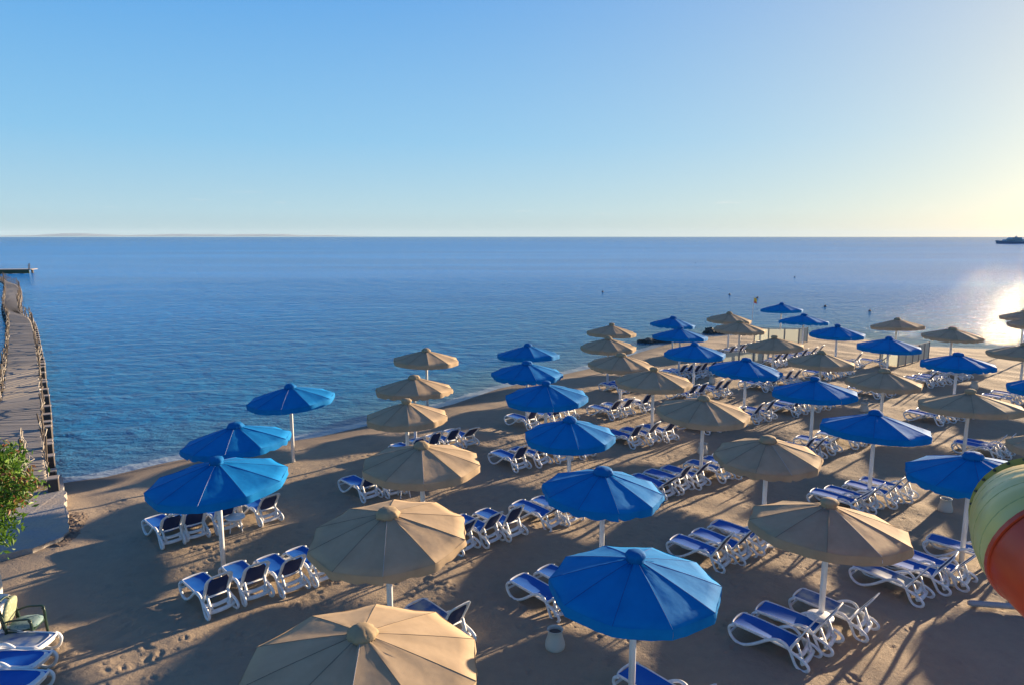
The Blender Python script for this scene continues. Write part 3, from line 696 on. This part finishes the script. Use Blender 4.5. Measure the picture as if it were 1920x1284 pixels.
def rock(x, y, s_, zs, label, sd_):
    bm = bmesh.new(); bmesh.ops.create_icosphere(bm, subdivisions=4, radius=1)
    for v in bm.verts:
        n_ = mnoise.fractal(v.co * 1.7 + Vector((sd_, 0, 0)), .8, 2.1, 5); v.co *= 1 + .35 * n_; v.co.z *= zs; v.co.x *= s_[0]; v.co.y *= s_[1]
    me_ = bpy.data.meshes.new('rock'); bm.to_mesh(me_); bm.free(); me_.polygons.foreach_set('use_smooth', [False] * len(me_.polygons))
    tag(link('rock', me_, M['rock'], None, (x, y, WATER_Z)), label, 'rock', 'dark rocks at the waterline')
rock(11.6, 57.2, (1.0, .6), .3, 'low dark rock at the water edge, leftmost below the blue parasols', 1)
rock(13.1, 57.6, (1.4, .8), .4, 'large dark rock at the water edge under the far blue parasols', 3.3)
rock(14.9, 57.9, (1.0, .7), .35, 'dark rock at the water edge, right end of the larger clump', 5.7)
rock(18.3, 62.6, (.6, .5), .5, 'small upright dark rock in the water left of the tan parasols', 8.1)
rock(19.6, 62.3, (.7, .4), .35, 'small flat dark rock in the water beside a pointed one', 9.4)

# ------------------------------------------------------------------ buoys, boat
for (x, y), lb in zip(BUOYS, ['small dark buoy farthest out near the horizon', 'dark buoy on the water left of the flag top', 'dark buoy just right of the flag', 'dark buoy on the water above the right blue parasols', 'dark buoy on the water above the right tan parasols',
                              'dark buoy on open water above the central tan parasols', 'small dark buoy on the water between flag and horizon']):
    tag(MB().lathe([(.02, -.2), (.12, -.12), (.17, .0), (.15, .1), (.08, .16), (.03, .2), (.03, .28), (.02, .3)], 12).build('buoy', M['rock'], None, True, loc=(x, y, WATER_Z)), lb, 'buoy', 'small dark buoys on the sea')
bx, by = BOAT[0]
root = empty('motor_yacht', (bx + 20, by + 6, WATER_Z), R(-3), label='grey motor yacht on the horizon cut by the right edge', cat='yacht')
V = []; F = []
st = [(-20, 0, 4.2), (-17, 1.6, 3.9), (-10, 3.4, 3.3), (0, 4, 3.0), (12, 4, 2.9), (18, 3.6, 2.9)]
for x, w, h_ in st: V += [(x + (1.8 if x < -15 else 0), -w * .6, -.5), (x, -w, h_), (x, w, h_), (x + (1.8 if x < -15 else 0), w * .6, -.5)]
for i in range(len(st) - 1):
    b0 = 4 * i; F += [(b0, b0 + 4, b0 + 5, b0 + 1), (b0 + 1, b0 + 5, b0 + 6, b0 + 2), (b0 + 2, b0 + 6, b0 + 7, b0 + 3), (b0 + 3, b0 + 7, b0 + 4, b0)]
F += [(0, 1, 2, 3), (20, 23, 22, 21)]
M['yacht'] = mat('grey_hull', (.26, .27, .30), .5); M['yacht_white'] = mat('yacht_white', (.45, .45, .46), .4); M['glass_dark'] = mat('dark_glass', (.03, .035, .05), .15)
link('hull', mesh('hull', V, F), M['yacht'], root)
def cabin(x0, x1, w, z0, z1, rake_):
    return MB().add([(x0, -w, z0), (x1, -w, z0), (x1, w, z0), (x0, w, z0), (x0 + rake_, -w * .9, z1), (x1 - .6, -w * .9, z1), (x1 - .6, w * .9, z1), (x0 + rake_, w * .9, z1)],
                    [(0, 3, 2, 1), (4, 5, 6, 7), (0, 1, 5, 4), (1, 2, 6, 5), (2, 3, 7, 6), (3, 0, 4, 7)])
cabin(-12, 14, 3, 3.0, 5.4, 3.5).build('main_cabin', M['yacht_white'], root); cabin(-6, 10, 2.6, 5.42, 7.6, 2.5).build('upper_cabin', M['yacht_white'], root)
MB().box((1, -2.98, 4.3), (18, .1, .9)).build('window_band', M['glass_dark'], root); MB().box((3, -2.55, 6.6), (9, .1, .8)).build('window_band', M['glass_dark'], root)
MB().box((4, 0, 8.2), (1.2, 2.4, 1.2)).tube([(4, 0, 9), (4.4, 0, 10)], .15, 6).build('radar_mast', M['yacht_white'], root)

# ------------------------------------------------------------------ pier
m = M['plank'] = mat('weathered_plank', (.3, .25, .21), .85); k = N(m); oi = k.n('ObjectInfo')
g_ = k.noise(k.mapping(k.obj(), (1.2, 22, 22)), 1.5, 4)
c_ = k.mix(g_, (.22, .2, .18), (.33, .3, .27)); c_ = k.mix(k.math('MULTIPLY', oi.outputs['Random'], .55), c_, (.2, .18, .16)); k.l(c_, k.b.inputs['Base Color']); k.l(k.bump(g_, .4, .01), k.b.inputs['Normal'])
m = M['bark'] = mat('driftwood', (.2, .16, .12), .9); k = N(m); g_ = k.noise(k.mapping(k.obj(), (8, 8, 8)), 1.5, 5, .7)
k.l(k.mix(g_, (.04, .032, .027), (.15, .125, .105)), k.b.inputs['Base Color'])
M['post_dark'] = mat('dark_post_wood', (.07, .055, .045), .85); M['pile'] = mat('dark_wet_pile', (.06, .05, .045), .8); M['pile_cap'] = mat('pale_pile_cap', (.32, .28, .25), .85); M['rope'] = mat('bleached_rope', (.36, .33, .28), .9)
pier = empty('boardwalk_pier', (PIER[0][0][0], PIER[0][0][1], 0), 0, label='long winding wooden boardwalk pier with driftwood railings over the sea at left', cat='pier')
OX, OY = PIER[0][0]
LFT = smooth_path([(a[0] - OX, a[1] - OY, .5) for a, b in PIER], 12); RGT = smooth_path([(b[0] - OX, b[1] - OY, .5) for a, b in PIER], 12)
# resample both edges by the centre line
def resample(step0, grow):
    C = [(a + b) / 2 for a, b in zip(LFT, RGT)]; s_ = [0]
    for a, b in zip(C[:-1], C[1:]): s_.append(s_[-1] + (b - a).length)
    out = []; d_ = 0; i = 0; st_ = step0
    while d_ < s_[-1]:
        while i < len(s_) - 2 and s_[i + 1] < d_: i += 1
        t = (d_ - s_[i]) / max(1e-6, s_[i + 1] - s_[i]); out.append((LFT[i].lerp(LFT[i + 1], t), RGT[i].lerp(RGT[i + 1], t), d_)); d_ += st_
    return out
PL = resample(.17, 0); plank_m = MB().box((0, 0, 0), (1, .15, .045)).me('plank'); plank_m.materials.append(M['plank'])
mbf = MB()
for i, (a, b, s_) in enumerate(PL):
    if i < 300:
        c_ = (a + b) / 2; v_ = b - a; o = bpy.data.objects.new('plank', plank_m); COL.objects.link(o); o.parent = pier
        o.location = (c_.x, c_.y, .48 + rng.normal(0, .006)); o.scale = (v_.length + rng.uniform(-.03, .06), 1, 1); o.rotation_euler = (rng.normal(0, .01), 0, math.atan2(v_.y, v_.x) + rng.normal(0, .006))
    else:
        z_ = .47 + .02 * (i % 3) / 2; mbf.bar(Vector((a.x, a.y, z_)), Vector((b.x, b.y, z_)), .15, .045)
tag(mbf.build('far_planks', M['plank'], pier), kind='stuff')
ed = resample(1.0, 0)
for E_ in (0, 1):
    mb = MB(); mb.tube([(e[E_].x, e[E_].y, .36) for e in ed], .09, 4); mb.build('edge_beam', M['pile'], pier)
# piles down the right hand and left hand side
for i, e in enumerate(resample(1.5, 0)):
    if i > 75: break
    for E_ in (1, 0):
        if E_ == 0 and i % 2: continue
        d_ = (e[1] - e[0]).normalized() * (.24 if E_ else -.2); x, y = e[E_].x + d_.x, e[E_].y + d_.y; tp = .45 + rng.uniform(-.1, .2) if i < 25 else .4
        o = MB().box((x, y, (tp - 1.6) / 2), (.30, .34, tp + 1.6), .5).build('pile', M['pile'], pier)
        MB().box((x, y, tp + .02), (.33, .37, .035), .5).build('cap', M['pile_cap'], o)
# railings of crooked poles
def crooked(a, b, r0, sd_, amp=.07, n_=7):
    a, b = Vector(a), Vector(b); P = []
    for i in range(n_):
        t = i / (n_ - 1); p_ = a.lerp(b, t); w = math.sin(math.pi * t)
        p_ += Vector((mnoise.noise(Vector((sd_, t * 3, 0))), mnoise.noise(Vector((sd_, t * 3, 9))), mnoise.noise(Vector((sd_, t * 3, 17))))) * amp * 2 * (w + .2); P.append(p_)
    return MB().tube(P, [r0 * (1 - .25 * i / (n_ - 1)) for i in range(n_)], 5)
RL = resample(1.9, 0)
for E_ in (0, 1):
    prev = None
    for i, e in enumerate(RL):
        if i > 75: break
        d_ = (e[1] - e[0]).normalized() * (.08 if E_ else -.08); x, y = e[E_].x + d_.x, e[E_].y + d_.y; sd_ = i * 3.1 + E_ * 50
        hh = rng.uniform(1.15, 1.65); near = i < 45
        if E_ == 1 and i == 0: prev = (x, y); continue
        crooked((x, y, .1), (x + rng.normal(0, .05), y + rng.normal(0, .05), .5 + hh * .8), .04, sd_, .03, 4).build('post', M['post_dark'], pier, True)
        if prev:
            for z_ in (.78, 1.25):
                crooked((prev[0], prev[1], z_ + rng.normal(0, .08)), (x, y, z_ + rng.normal(0, .08)), .022, sd_ + z_, .09).build('rail', M['bark'], pier, True)
            if near and i % 2: crooked((prev[0], prev[1], .6), (x, y, 1.4), .025, sd_ + 5, .12).build('rail', M['rope'], pier, True)
        prev = (x, y)
# gate end of the railing, turned in over the deck, tied with rope
bx_, by_ = RL[1][1].x, RL[1][1].y
for (dx, dy, hh) in ((-.55, -.1, 1.3), (-.25, -.6, 1.1), (.05, -1.2, .9)):
    crooked((bx_ + dx, by_ + dy, .3), (bx_ + dx - .12, by_ + dy + .1, .5 + hh), .06, dx * 9, .03, 5).build('post', M['bark'], pier, True)
for q_ in range(9):
    crooked((bx_ - .6 + rng.normal(0, .05), by_ - .05, 1.6 + rng.normal(0, .15)), (bx_ + .1 + rng.normal(0, .1), by_ - 1.2 + rng.normal(0, .1), .6 + rng.normal(0, .2)), .016, q_ * 4.4, .16, 9).build('rope', M['rope'], pier, True)
# platform at the far end
(px0, py0), (px1, py1) = PLATFORM
root = empty('swimming_platform', (px0, py0, 0), 0, label='low flat wooden swimming platform at the far end of the pier', cat='platform')
v_ = Vector((px1 - px0, py1 - py0, 0)); n_ = int(v_.length / .6)
for i in range(n_):
    c_ = v_ * ((i + .5) / n_); MB().box((c_.x, c_.y, .62), (.56, 3.6, .14), math.atan2(v_.y, v_.x)).build('deck_board', M['pile_cap'], root)
    if i % 4 == 0:
        for s_ in (-1.6, 1.6): MB().box((c_.x, c_.y + s_, -.4), (.35, .35, 1.9)).build('pile', M['pile'], root)
MB().bar((0, -1.95, .12), (v_.x, v_.y - 1.95, .12), .2, .85).build('side_board', mat('green_stained_beam', (.07, .085, .04), .8), root)
for t, hh in ((.99, 1.5), (.97, 1.3), (.52, 1.1)): 
    MB().tube([(v_.x * t, v_.y * t - 1.5, .5), (v_.x * t + .1, v_.y * t - 1.5, .6 + hh)], .07, 6).build('mooring_post', M['bark'], root)
for z_ in (.9, 1.4, 1.9): MB().bar((v_.x * .97, v_.y * .97 - 1.5, z_), (v_.x, v_.y - 1.5, z_), .08).build('ladder_rung', M['bark'], root)

# ------------------------------------------------------------------ concrete slab at the pier's foot
V = []; n_ = len(SLAB); ring = []
P2 = []
for i in range(n_):
    a, b = Vector(SLAB[i]), Vector(SLAB[(i + 1) % n_]); kx = 14 if i < 5 else 3
    for j in range(kx):
        t = j / kx; q_ = a.lerp(b, t); w = .05 if i < 5 else 0
        P2.append(q_ + Vector((mnoise.noise(Vector((q_.x * 3, q_.y * 3, 0))), mnoise.noise(Vector((q_.x * 3, q_.y * 3, 7))))) * w * 2)
n_ = len(P2); tz = [.17] * n_
V = [(p_.x, p_.y, .16 + .012 * mnoise.noise(Vector((p_.x * 4, p_.y * 4, 2)))) for p_ in P2] + [(p_.x * 1.0 + .03 * mnoise.noise(Vector((p_.x * 5, p_.y * 5, 4))), p_.y, -.9) for p_ in P2]
F = [tuple(range(n_))[::-1]] + [(i, (i + 1) % n_, n_ + (i + 1) % n_, n_ + i) for i in range(n_)]
m = M['concrete'] = mat('sandy_concrete', (.33, .3, .27), .9); k = N(m); p = k.pos()
sn = k.noise(p, .8, 6, .65); c_ = k.mix(k.ramp(sn, (.42, 0.), (.6, 1.)), (.30, .29, .285), (.40, .33, .26)); c_ = k.mix(k.ramp(k.noise(p, 12, 5), (.5, 0.), (.75, .4)), c_, (.17, .15, .13))
k.l(c_, k.b.inputs['Base Color']); k.l(k.bump(k.noise(p, 14, 5, .7), .6, .03), k.b.inputs['Normal'])
me = mesh('concrete_slab', V, F)
bm = bmesh.new(); bm.from_mesh(me); bmesh.ops.recalc_face_normals(bm, faces=bm.faces); bm.to_mesh(me); bm.free()
tag(link('concrete_slab', me, m), 'grey concrete slab with sand on it at the foot of the pier', 'slab')
# sand banked up against its right side
V = []; F = []; na, nb = 60, 16
for i in range(na + 1):
    t = i / na; cx = -12.62 - 1.15 * t; cy = 17.6 + 2.9 * t; w = .42 + .14 * mnoise.noise(Vector((t * 7, 1, 0)))
    for j in range(nb + 1):
        u = j / nb * 2 - 1; h_ = (.10 + .06 * mnoise.noise(Vector((t * 9, 4, 0)))) * (1 - u * u) * math.sin(math.pi * t) ** .6
        x = cx + u * w + .16; y = cy + .1 * mnoise.noise(Vector((t * 14, u * 2, 3))); V.append((x, y, gz(x, y) - .03 + h_ * (1 + .5 * mnoise.noise(Vector((x * 8, y * 8, 0)))) + .03 * mnoise.noise(Vector((x * 19, y * 19, 2)))))
for i in range(na):
    for j in range(nb): q = i * (nb + 1) + j; F.append((q, q + 1, q + nb + 2, q + nb + 1))
tag(link('sand_bank', mesh('sand_bank', V, F, False), M['sand']), kind='structure')

# ------------------------------------------------------------------ white column, low wall and armchair at the left edge
m = M['plaster'] = mat('white_plaster', (.72, .68, .6), .8); k = N(m); p = k.pos(); k.l(k.mix(k.ramp(k.noise(p, 3, 5), (.4, 0.), (.8, .6)), (.74, .7, .63), (.5, .43, .34)), k.b.inputs['Base Color'])
tag(MB().lathe([(.32, -.1), (.34, .3), (.31, .9), (.27, 1.3), (.30, 1.4), (.30, 1.5)], 24).build('white_pillar', M['plaster'], None, True, loc=(-12.42, 15.0, 0)), 'round white plastered pillar at the left edge above the armchair', 'pillar')
w = MB(); w.add([(-13.2, 14.9, -.1), (-11.62, 14.75, -.1), (-10.95, 13.2, -.1), (-13.2, 12.9, -.1), (-13.2, 14.9, .34), (-11.62, 14.75, .34), (-10.95, 13.2, .34), (-13.2, 12.9, .34)],
                [(0, 3, 2, 1), (4, 5, 6, 7), (0, 1, 5, 4), (1, 2, 6, 5), (2, 3, 7, 6), (3, 0, 4, 7)])
me_ = w.me('low_wall'); bm = bmesh.new(); bm.from_mesh(me_); bmesh.ops.bevel(bm, geom=bm.edges[:], offset=.03, segments=2, affect='EDGES'); bm.to_mesh(me_); bm.free()
tag(link('low_wall', me_, M['plaster']), 'low cream plastered wall end at the left edge beside the armchair', 'wall')
M['green_plastic'] = mat('dark_green_plastic', (.012, .035, .025), .35)
def cushion_mat(name, a, b):
    m = mat(name, a, .85); k = N(m); v_ = k.n('TexVoronoi'); v_.inputs['Scale'].default_value = 16; k.l(k.mapping(k.obj(), (1, 1, 1)), v_.inputs['Vector'])
    k.l(k.mix(k.ramp(v_.outputs['Distance'], (.25, 0.), (.35, 1.)), a, b), k.b.inputs['Base Color']); return m
ch = empty('armchair', (-10.30, 13.36, .0), R(8), label='dark green plastic armchair with patterned cushions by the low wall', cat='armchair')
g = M['green_plastic']
for s_ in (-1, 1):
    MB().tube(smooth_path([(.30, s_ * .25, 0), (.27, s_ * .25, .3), (.26, s_ * .26, .55), (.22, s_ * .26, .63)], 3), .028, 6).build('leg', g, ch, True)
    MB().tube(smooth_path([(-.30, s_ * .24, 0), (-.24, s_ * .24, .4), (-.30, s_ * .24, .75), (-.38, s_ * .22, .95)], 3), .028, 6).build('leg', g, ch, True)
    MB().tube(smooth_path([(-.27, s_ * .26, .60), (-.1, s_ * .28, .655), (.1, s_ * .28, .66), (.22, s_ * .27, .655), (.27, s_ * .26, .60)], 3), .025, 6, ry=.02).build('armrest', g, ch, True)
MB().box((0, 0, .37), (.54, .48, .04)).build('seat', g, ch)
MB().tube(smooth_path([(-.27, -.23, .45), (-.33, -.24, .8), (-.38, -.15, .97), (-.39, 0, 1.0), (-.38, .15, .97), (-.33, .24, .8), (-.27, .23, .45)], 3), .028, 6).build('backrest_frame', g, ch, True)
def pad(n, dims, matr, M_, name, loc):
    bm = bmesh.new(); bmesh.ops.create_cube(bm, size=1); bmesh.ops.subdivide_edges(bm, edges=bm.edges[:], cuts=5, use_grid_fill=True)
    for v in bm.verts:
        c_ = v.co.copy(); e = (max(abs(c_.x), abs(c_.y)) * 2); v.co.z *= (1 - .55 * max(0, e) ** 4)
        l_ = math.hypot(c_.x, c_.y); 
        if l_ > .5: v.co.x *= .5 / l_ * 1.1 if l_ > .55 else 1; v.co.y *= .5 / l_ * 1.1 if l_ > .55 else 1
        v.co = Vector((v.co.x * dims[0], v.co.y * dims[1], v.co.z * dims[2]))
        v.co = M_ @ v.co
    me_ = bpy.data.meshes.new(name); bm.to_mesh(me_); bm.free(); me_.polygons.foreach_set('use_smooth', [True] * len(me_.polygons)); return link(name, me_, matr, ch, loc)
pad(5, (.56, .50, .11), cushion_mat('teal_print', (.05, .14, .17), (.15, .23, .24)), Matrix(), 'seat_cushion', (.03, 0, .45))
pad(5, (.58, .46, .09), cushion_mat('yellow_print', (.5, .47, .3), (.24, .28, .18)), Matrix.Rotation(R(-78), 4, 'Y'), 'back_cushion', (-.27, 0, .74))

# ------------------------------------------------------------------ shrub at the left edge
m = M['leaf'] = mat('green_leaf', (.06, .14, .02), .5); k = N(m); gi = k.attr('leafv')
c_ = k.ramp(gi, (0., (.035, .095, .010)), (.45, (.085, .19, .018)), (.75, (.17, .28, .03)), (.86, (.22, .13, .05)), (1., (.28, .10, .05)))
k.l(c_, k.b.inputs['Base Color']); tr = k.n('BsdfTranslucent'); k.l(c_, tr.inputs['Color']); mx = k.n('MixShader'); mx.inputs[0].default_value = .35
k.l(k.b.outputs[0], mx.inputs[1]); k.l(tr.outputs[0], mx.inputs[2]); k.l(mx.outputs[0], k.out.inputs['Surface'])
BX, BY, BZ = -9.95, 12.2, 3.75
shrub = empty('leafy_tree', (-11.2, 12.6, 0), 0, label='bushy green tree with reddish young leaves reaching in at the left edge', cat='tree')
MB().tube(smooth_path([(0, 0, -.3), (.05, .02, 1.2), (.25, -.1, 2.3), (.6, -.25, 3.2)], 4), [.12] * 5 + [.10] * 4 + [.07] * 4, 8).build('trunk', M['bark'], shrub, True)
tips = []
clumps = []
for i in range(60):
    v_ = Vector((rng.normal(), rng.normal(), rng.normal())).normalized() * rng.uniform(.3, 1.0); q_ = Vector((BX, BY, BZ)) + Vector((v_.x * .95, v_.y * .9, v_.z * .85 + .1)); clumps.append(q_)
clumps += [Vector((-9.62, 12.0, 2.95)), Vector((-9.45, 12.0, 3.05)), Vector((-9.75, 12.0, 2.8)), Vector((-9.9, 12.1, 3.0)), Vector((-9.0, 12.0, 4.0)), Vector((-8.85, 12.0, 4.0)), Vector((-9.3, 12.1, 4.35)), Vector((-9.2, 11.9, 3.75))]
lo = Vector((-11.2, 12.6, 0))
for i, q_ in enumerate(clumps[::3]):
    MB().tube(smooth_path([Vector((.55, -.2, 2.9)), (Vector((.55, -.2, 2.9)) + (q_ - lo)) / 2 + Vector((0, 0, -.1)), q_ - lo], 3), [.035] * 2 + [.022] * 3 + [.01] * 2, 5).build('branch', M['bark'], shrub, True)
LV = []; LF = []; LA = []
for q_ in clumps:
    red = mnoise.noise(q_ * 1.3) > .18
    for j in range(95):
        c_ = q_ - lo + Vector((rng.normal(0, .13), rng.normal(0, .13), rng.normal(0, .12)))
        d_ = Vector((rng.normal(), rng.normal(), rng.normal() + .5)).normalized(); s_ = d_.cross(Vector((rng.normal(), rng.normal(), rng.normal()))).normalized(); L_ = rng.uniform(.09, .16); w_ = L_ * .19
        up = s_.cross(d_); b0 = len(LV)
        LV += [c_, c_ + d_ * L_ * .5 + s_ * w_ + up * .01, c_ + d_ * L_ - up * .01, c_ + d_ * L_ * .5 - s_ * w_ + up * .01]; LF.append((b0, b0 + 1, b0 + 2, b0 + 3))
        val = rng.uniform(.8, 1.) if red and rng.random() < .38 else rng.uniform(0, .78); LA += [val] * 4
me = mesh('foliage', LV, LF); me.attributes.new('leafv', 'FLOAT', 'POINT').data.foreach_set('value', np.array(LA, 'f'))
tag(link('foliage', me, M['leaf'], shrub), kind='stuff')

# ------------------------------------------------------------------ water slide tube at the right edge
sl = empty('water_slide', (9.2, 8.2, 0), 0, label='yellow and orange tube of a water slide at the right edge', cat='water slide')
SO = Vector((9.2, 8.2, 0))
a0, a8 = SLIDE[0], SLIDE[8]
C_ = smooth_path([(a0[0] + 6, a0[1] + 1.2, a0[2] + 1.3)] + SLIDE + [(a8[0] + 1.6, a8[1] - .3, a8[2] - .45), (a8[0] + 3.6, a8[1] + .4, a8[2] - 1.1), (a8[0] + 6, a8[1] + 2.2, a8[2] - 1.9)], 10)
C_ = [c - SO for c in C_]
RT = .565
def slide_mat(name, a, b):
    m = mat(name, a, .32); k = N(m); k.l(k.mix(k.ramp(k.noise(k.obj(), 2.4, 5), (.4, 0.), (.75, 1.)), a, b), k.b.inputs['Base Color']); k.l(k.bump(k.noise(k.obj(), 5, 3), .15, .03), k.b.inputs['Normal']); return m
YEL = slide_mat('yellow_fibreglass', (.72, .50, .12), (.62, .50, .2)); ORA = slide_mat('orange_fibreglass', (.62, .05, .012), (.5, .06, .025)); RIM = slide_mat('ochre_flange', (.36, .27, .03), (.28, .2, .03))
def tube_seg(i0, i1, name, mt, ridges):
    pts = C_[i0:i1 + 1]; r_ = [RT + (.012 if ridges and (j % 4 == 0) else 0) for j in range(len(pts))]
    return MB().tube(pts, r_, 40, caps=False).build(name, mt, sl, True)
tube_seg(0, 39, 'tube_section', ORA, False); tube_seg(39, 62, 'tube_section', YEL, True)['label'] = 'pale yellow tube section'
tube_seg(62, len(C_) - 1, 'tube_section', ORA, False)['label'] = 'orange tube section'
def flange(i, mt):
    t = (C_[min(i + 1, len(C_) - 1)] - C_[i - 1]).normalized(); o = MB().tube([C_[i] - t * .035, C_[i] + t * .035], RT + .07, 40).build('flange', mt, sl, False)
    a = t.orthogonal().normalized(); b = t.cross(a); mb = MB()
    for q_ in range(28):
        w = (a * math.cos(q_ * 6.2832 / 28) + b * math.sin(q_ * 6.2832 / 28)) * (RT + .05); mb.tube([C_[i] + w - t * .06, C_[i] + w + t * .06], .014, 6)
    mb.build('bolts', M['pile'], o)
flange(39, RIM); flange(12, RIM); flange(88, RIM)
GRV = mat('groove_yellow', (.45, .38, .13), .6)
for i_ in range(42, 62, 3):
    t_ = (C_[i_ + 1] - C_[i_ - 1]).normalized(); a_ = t_.orthogonal().normalized(); b_ = t_.cross(a_)
    MB().tube([C_[i_] + (a_ * math.cos(q_ * .1309) + b_ * math.sin(q_ * .1309)) * (RT - .003) for q_ in range(48)], .006, 4, closed=True).build('ridge', GRV, sl, True)
t_ = (C_[63] - C_[61]).normalized(); MB().tube([C_[62] - t_ * .02, C_[62] + t_ * .02], RT + .02, 40).build('flange', ORA, sl)
for (x, y, top_) in ((SLIDE[1][0], SLIDE[1][1], SLIDE[1][2] - .6), (SLIDE[8][0], SLIDE[8][1], SLIDE[8][2] - .6), (SLIDE[0][0] + 5, SLIDE[0][1] + 1, SLIDE[0][2] + .5), (a8[0] + 5, a8[1] + 1.4, a8[2] - 2.2)):
    MB().lathe([(.14, 0), (.14, top_)], 16, c=(x - SO.x, y - SO.y, 0)).build('support_column', M['pole'], sl, True)
(x0, y0), (x1, y1) = PIPE
M['dull_pipe'] = mat('dull_pipe', (.34, .34, .35), .6)
tag(MB().tube([(x0, y0, .10), (x0 + .06, y0 - .01, .10), (x1 + 1.2, y1 - .1, .10)], [.05, .07, .07], 12).build('fallen_pipe', M['dull_pipe'], None, True), 'white pipe lying on the shaded sand below the water slide', 'pipe')
hz = MB().box((0, 33000, 222.5), (120000, 68000, 455)).build('haze', None); tag(hz, kind='stuff')
m = bpy.data.materials.new('haze_air'); m.use_nodes = True; t_ = m.node_tree; t_.nodes.remove(t_.nodes['Principled BSDF'])
pv = t_.nodes.new('ShaderNodeVolumePrincipled'); pv.inputs['Color'].default_value = (.55, .70, .85, 1); pv.inputs['Density'].default_value = .8e-5; pv.inputs['Anisotropy'].default_value = .0
t_.links.new(pv.outputs[0], t_.nodes['Material Output'].inputs['Volume']); hz.data.materials.append(m)
S.cycles.max_bounces = 6
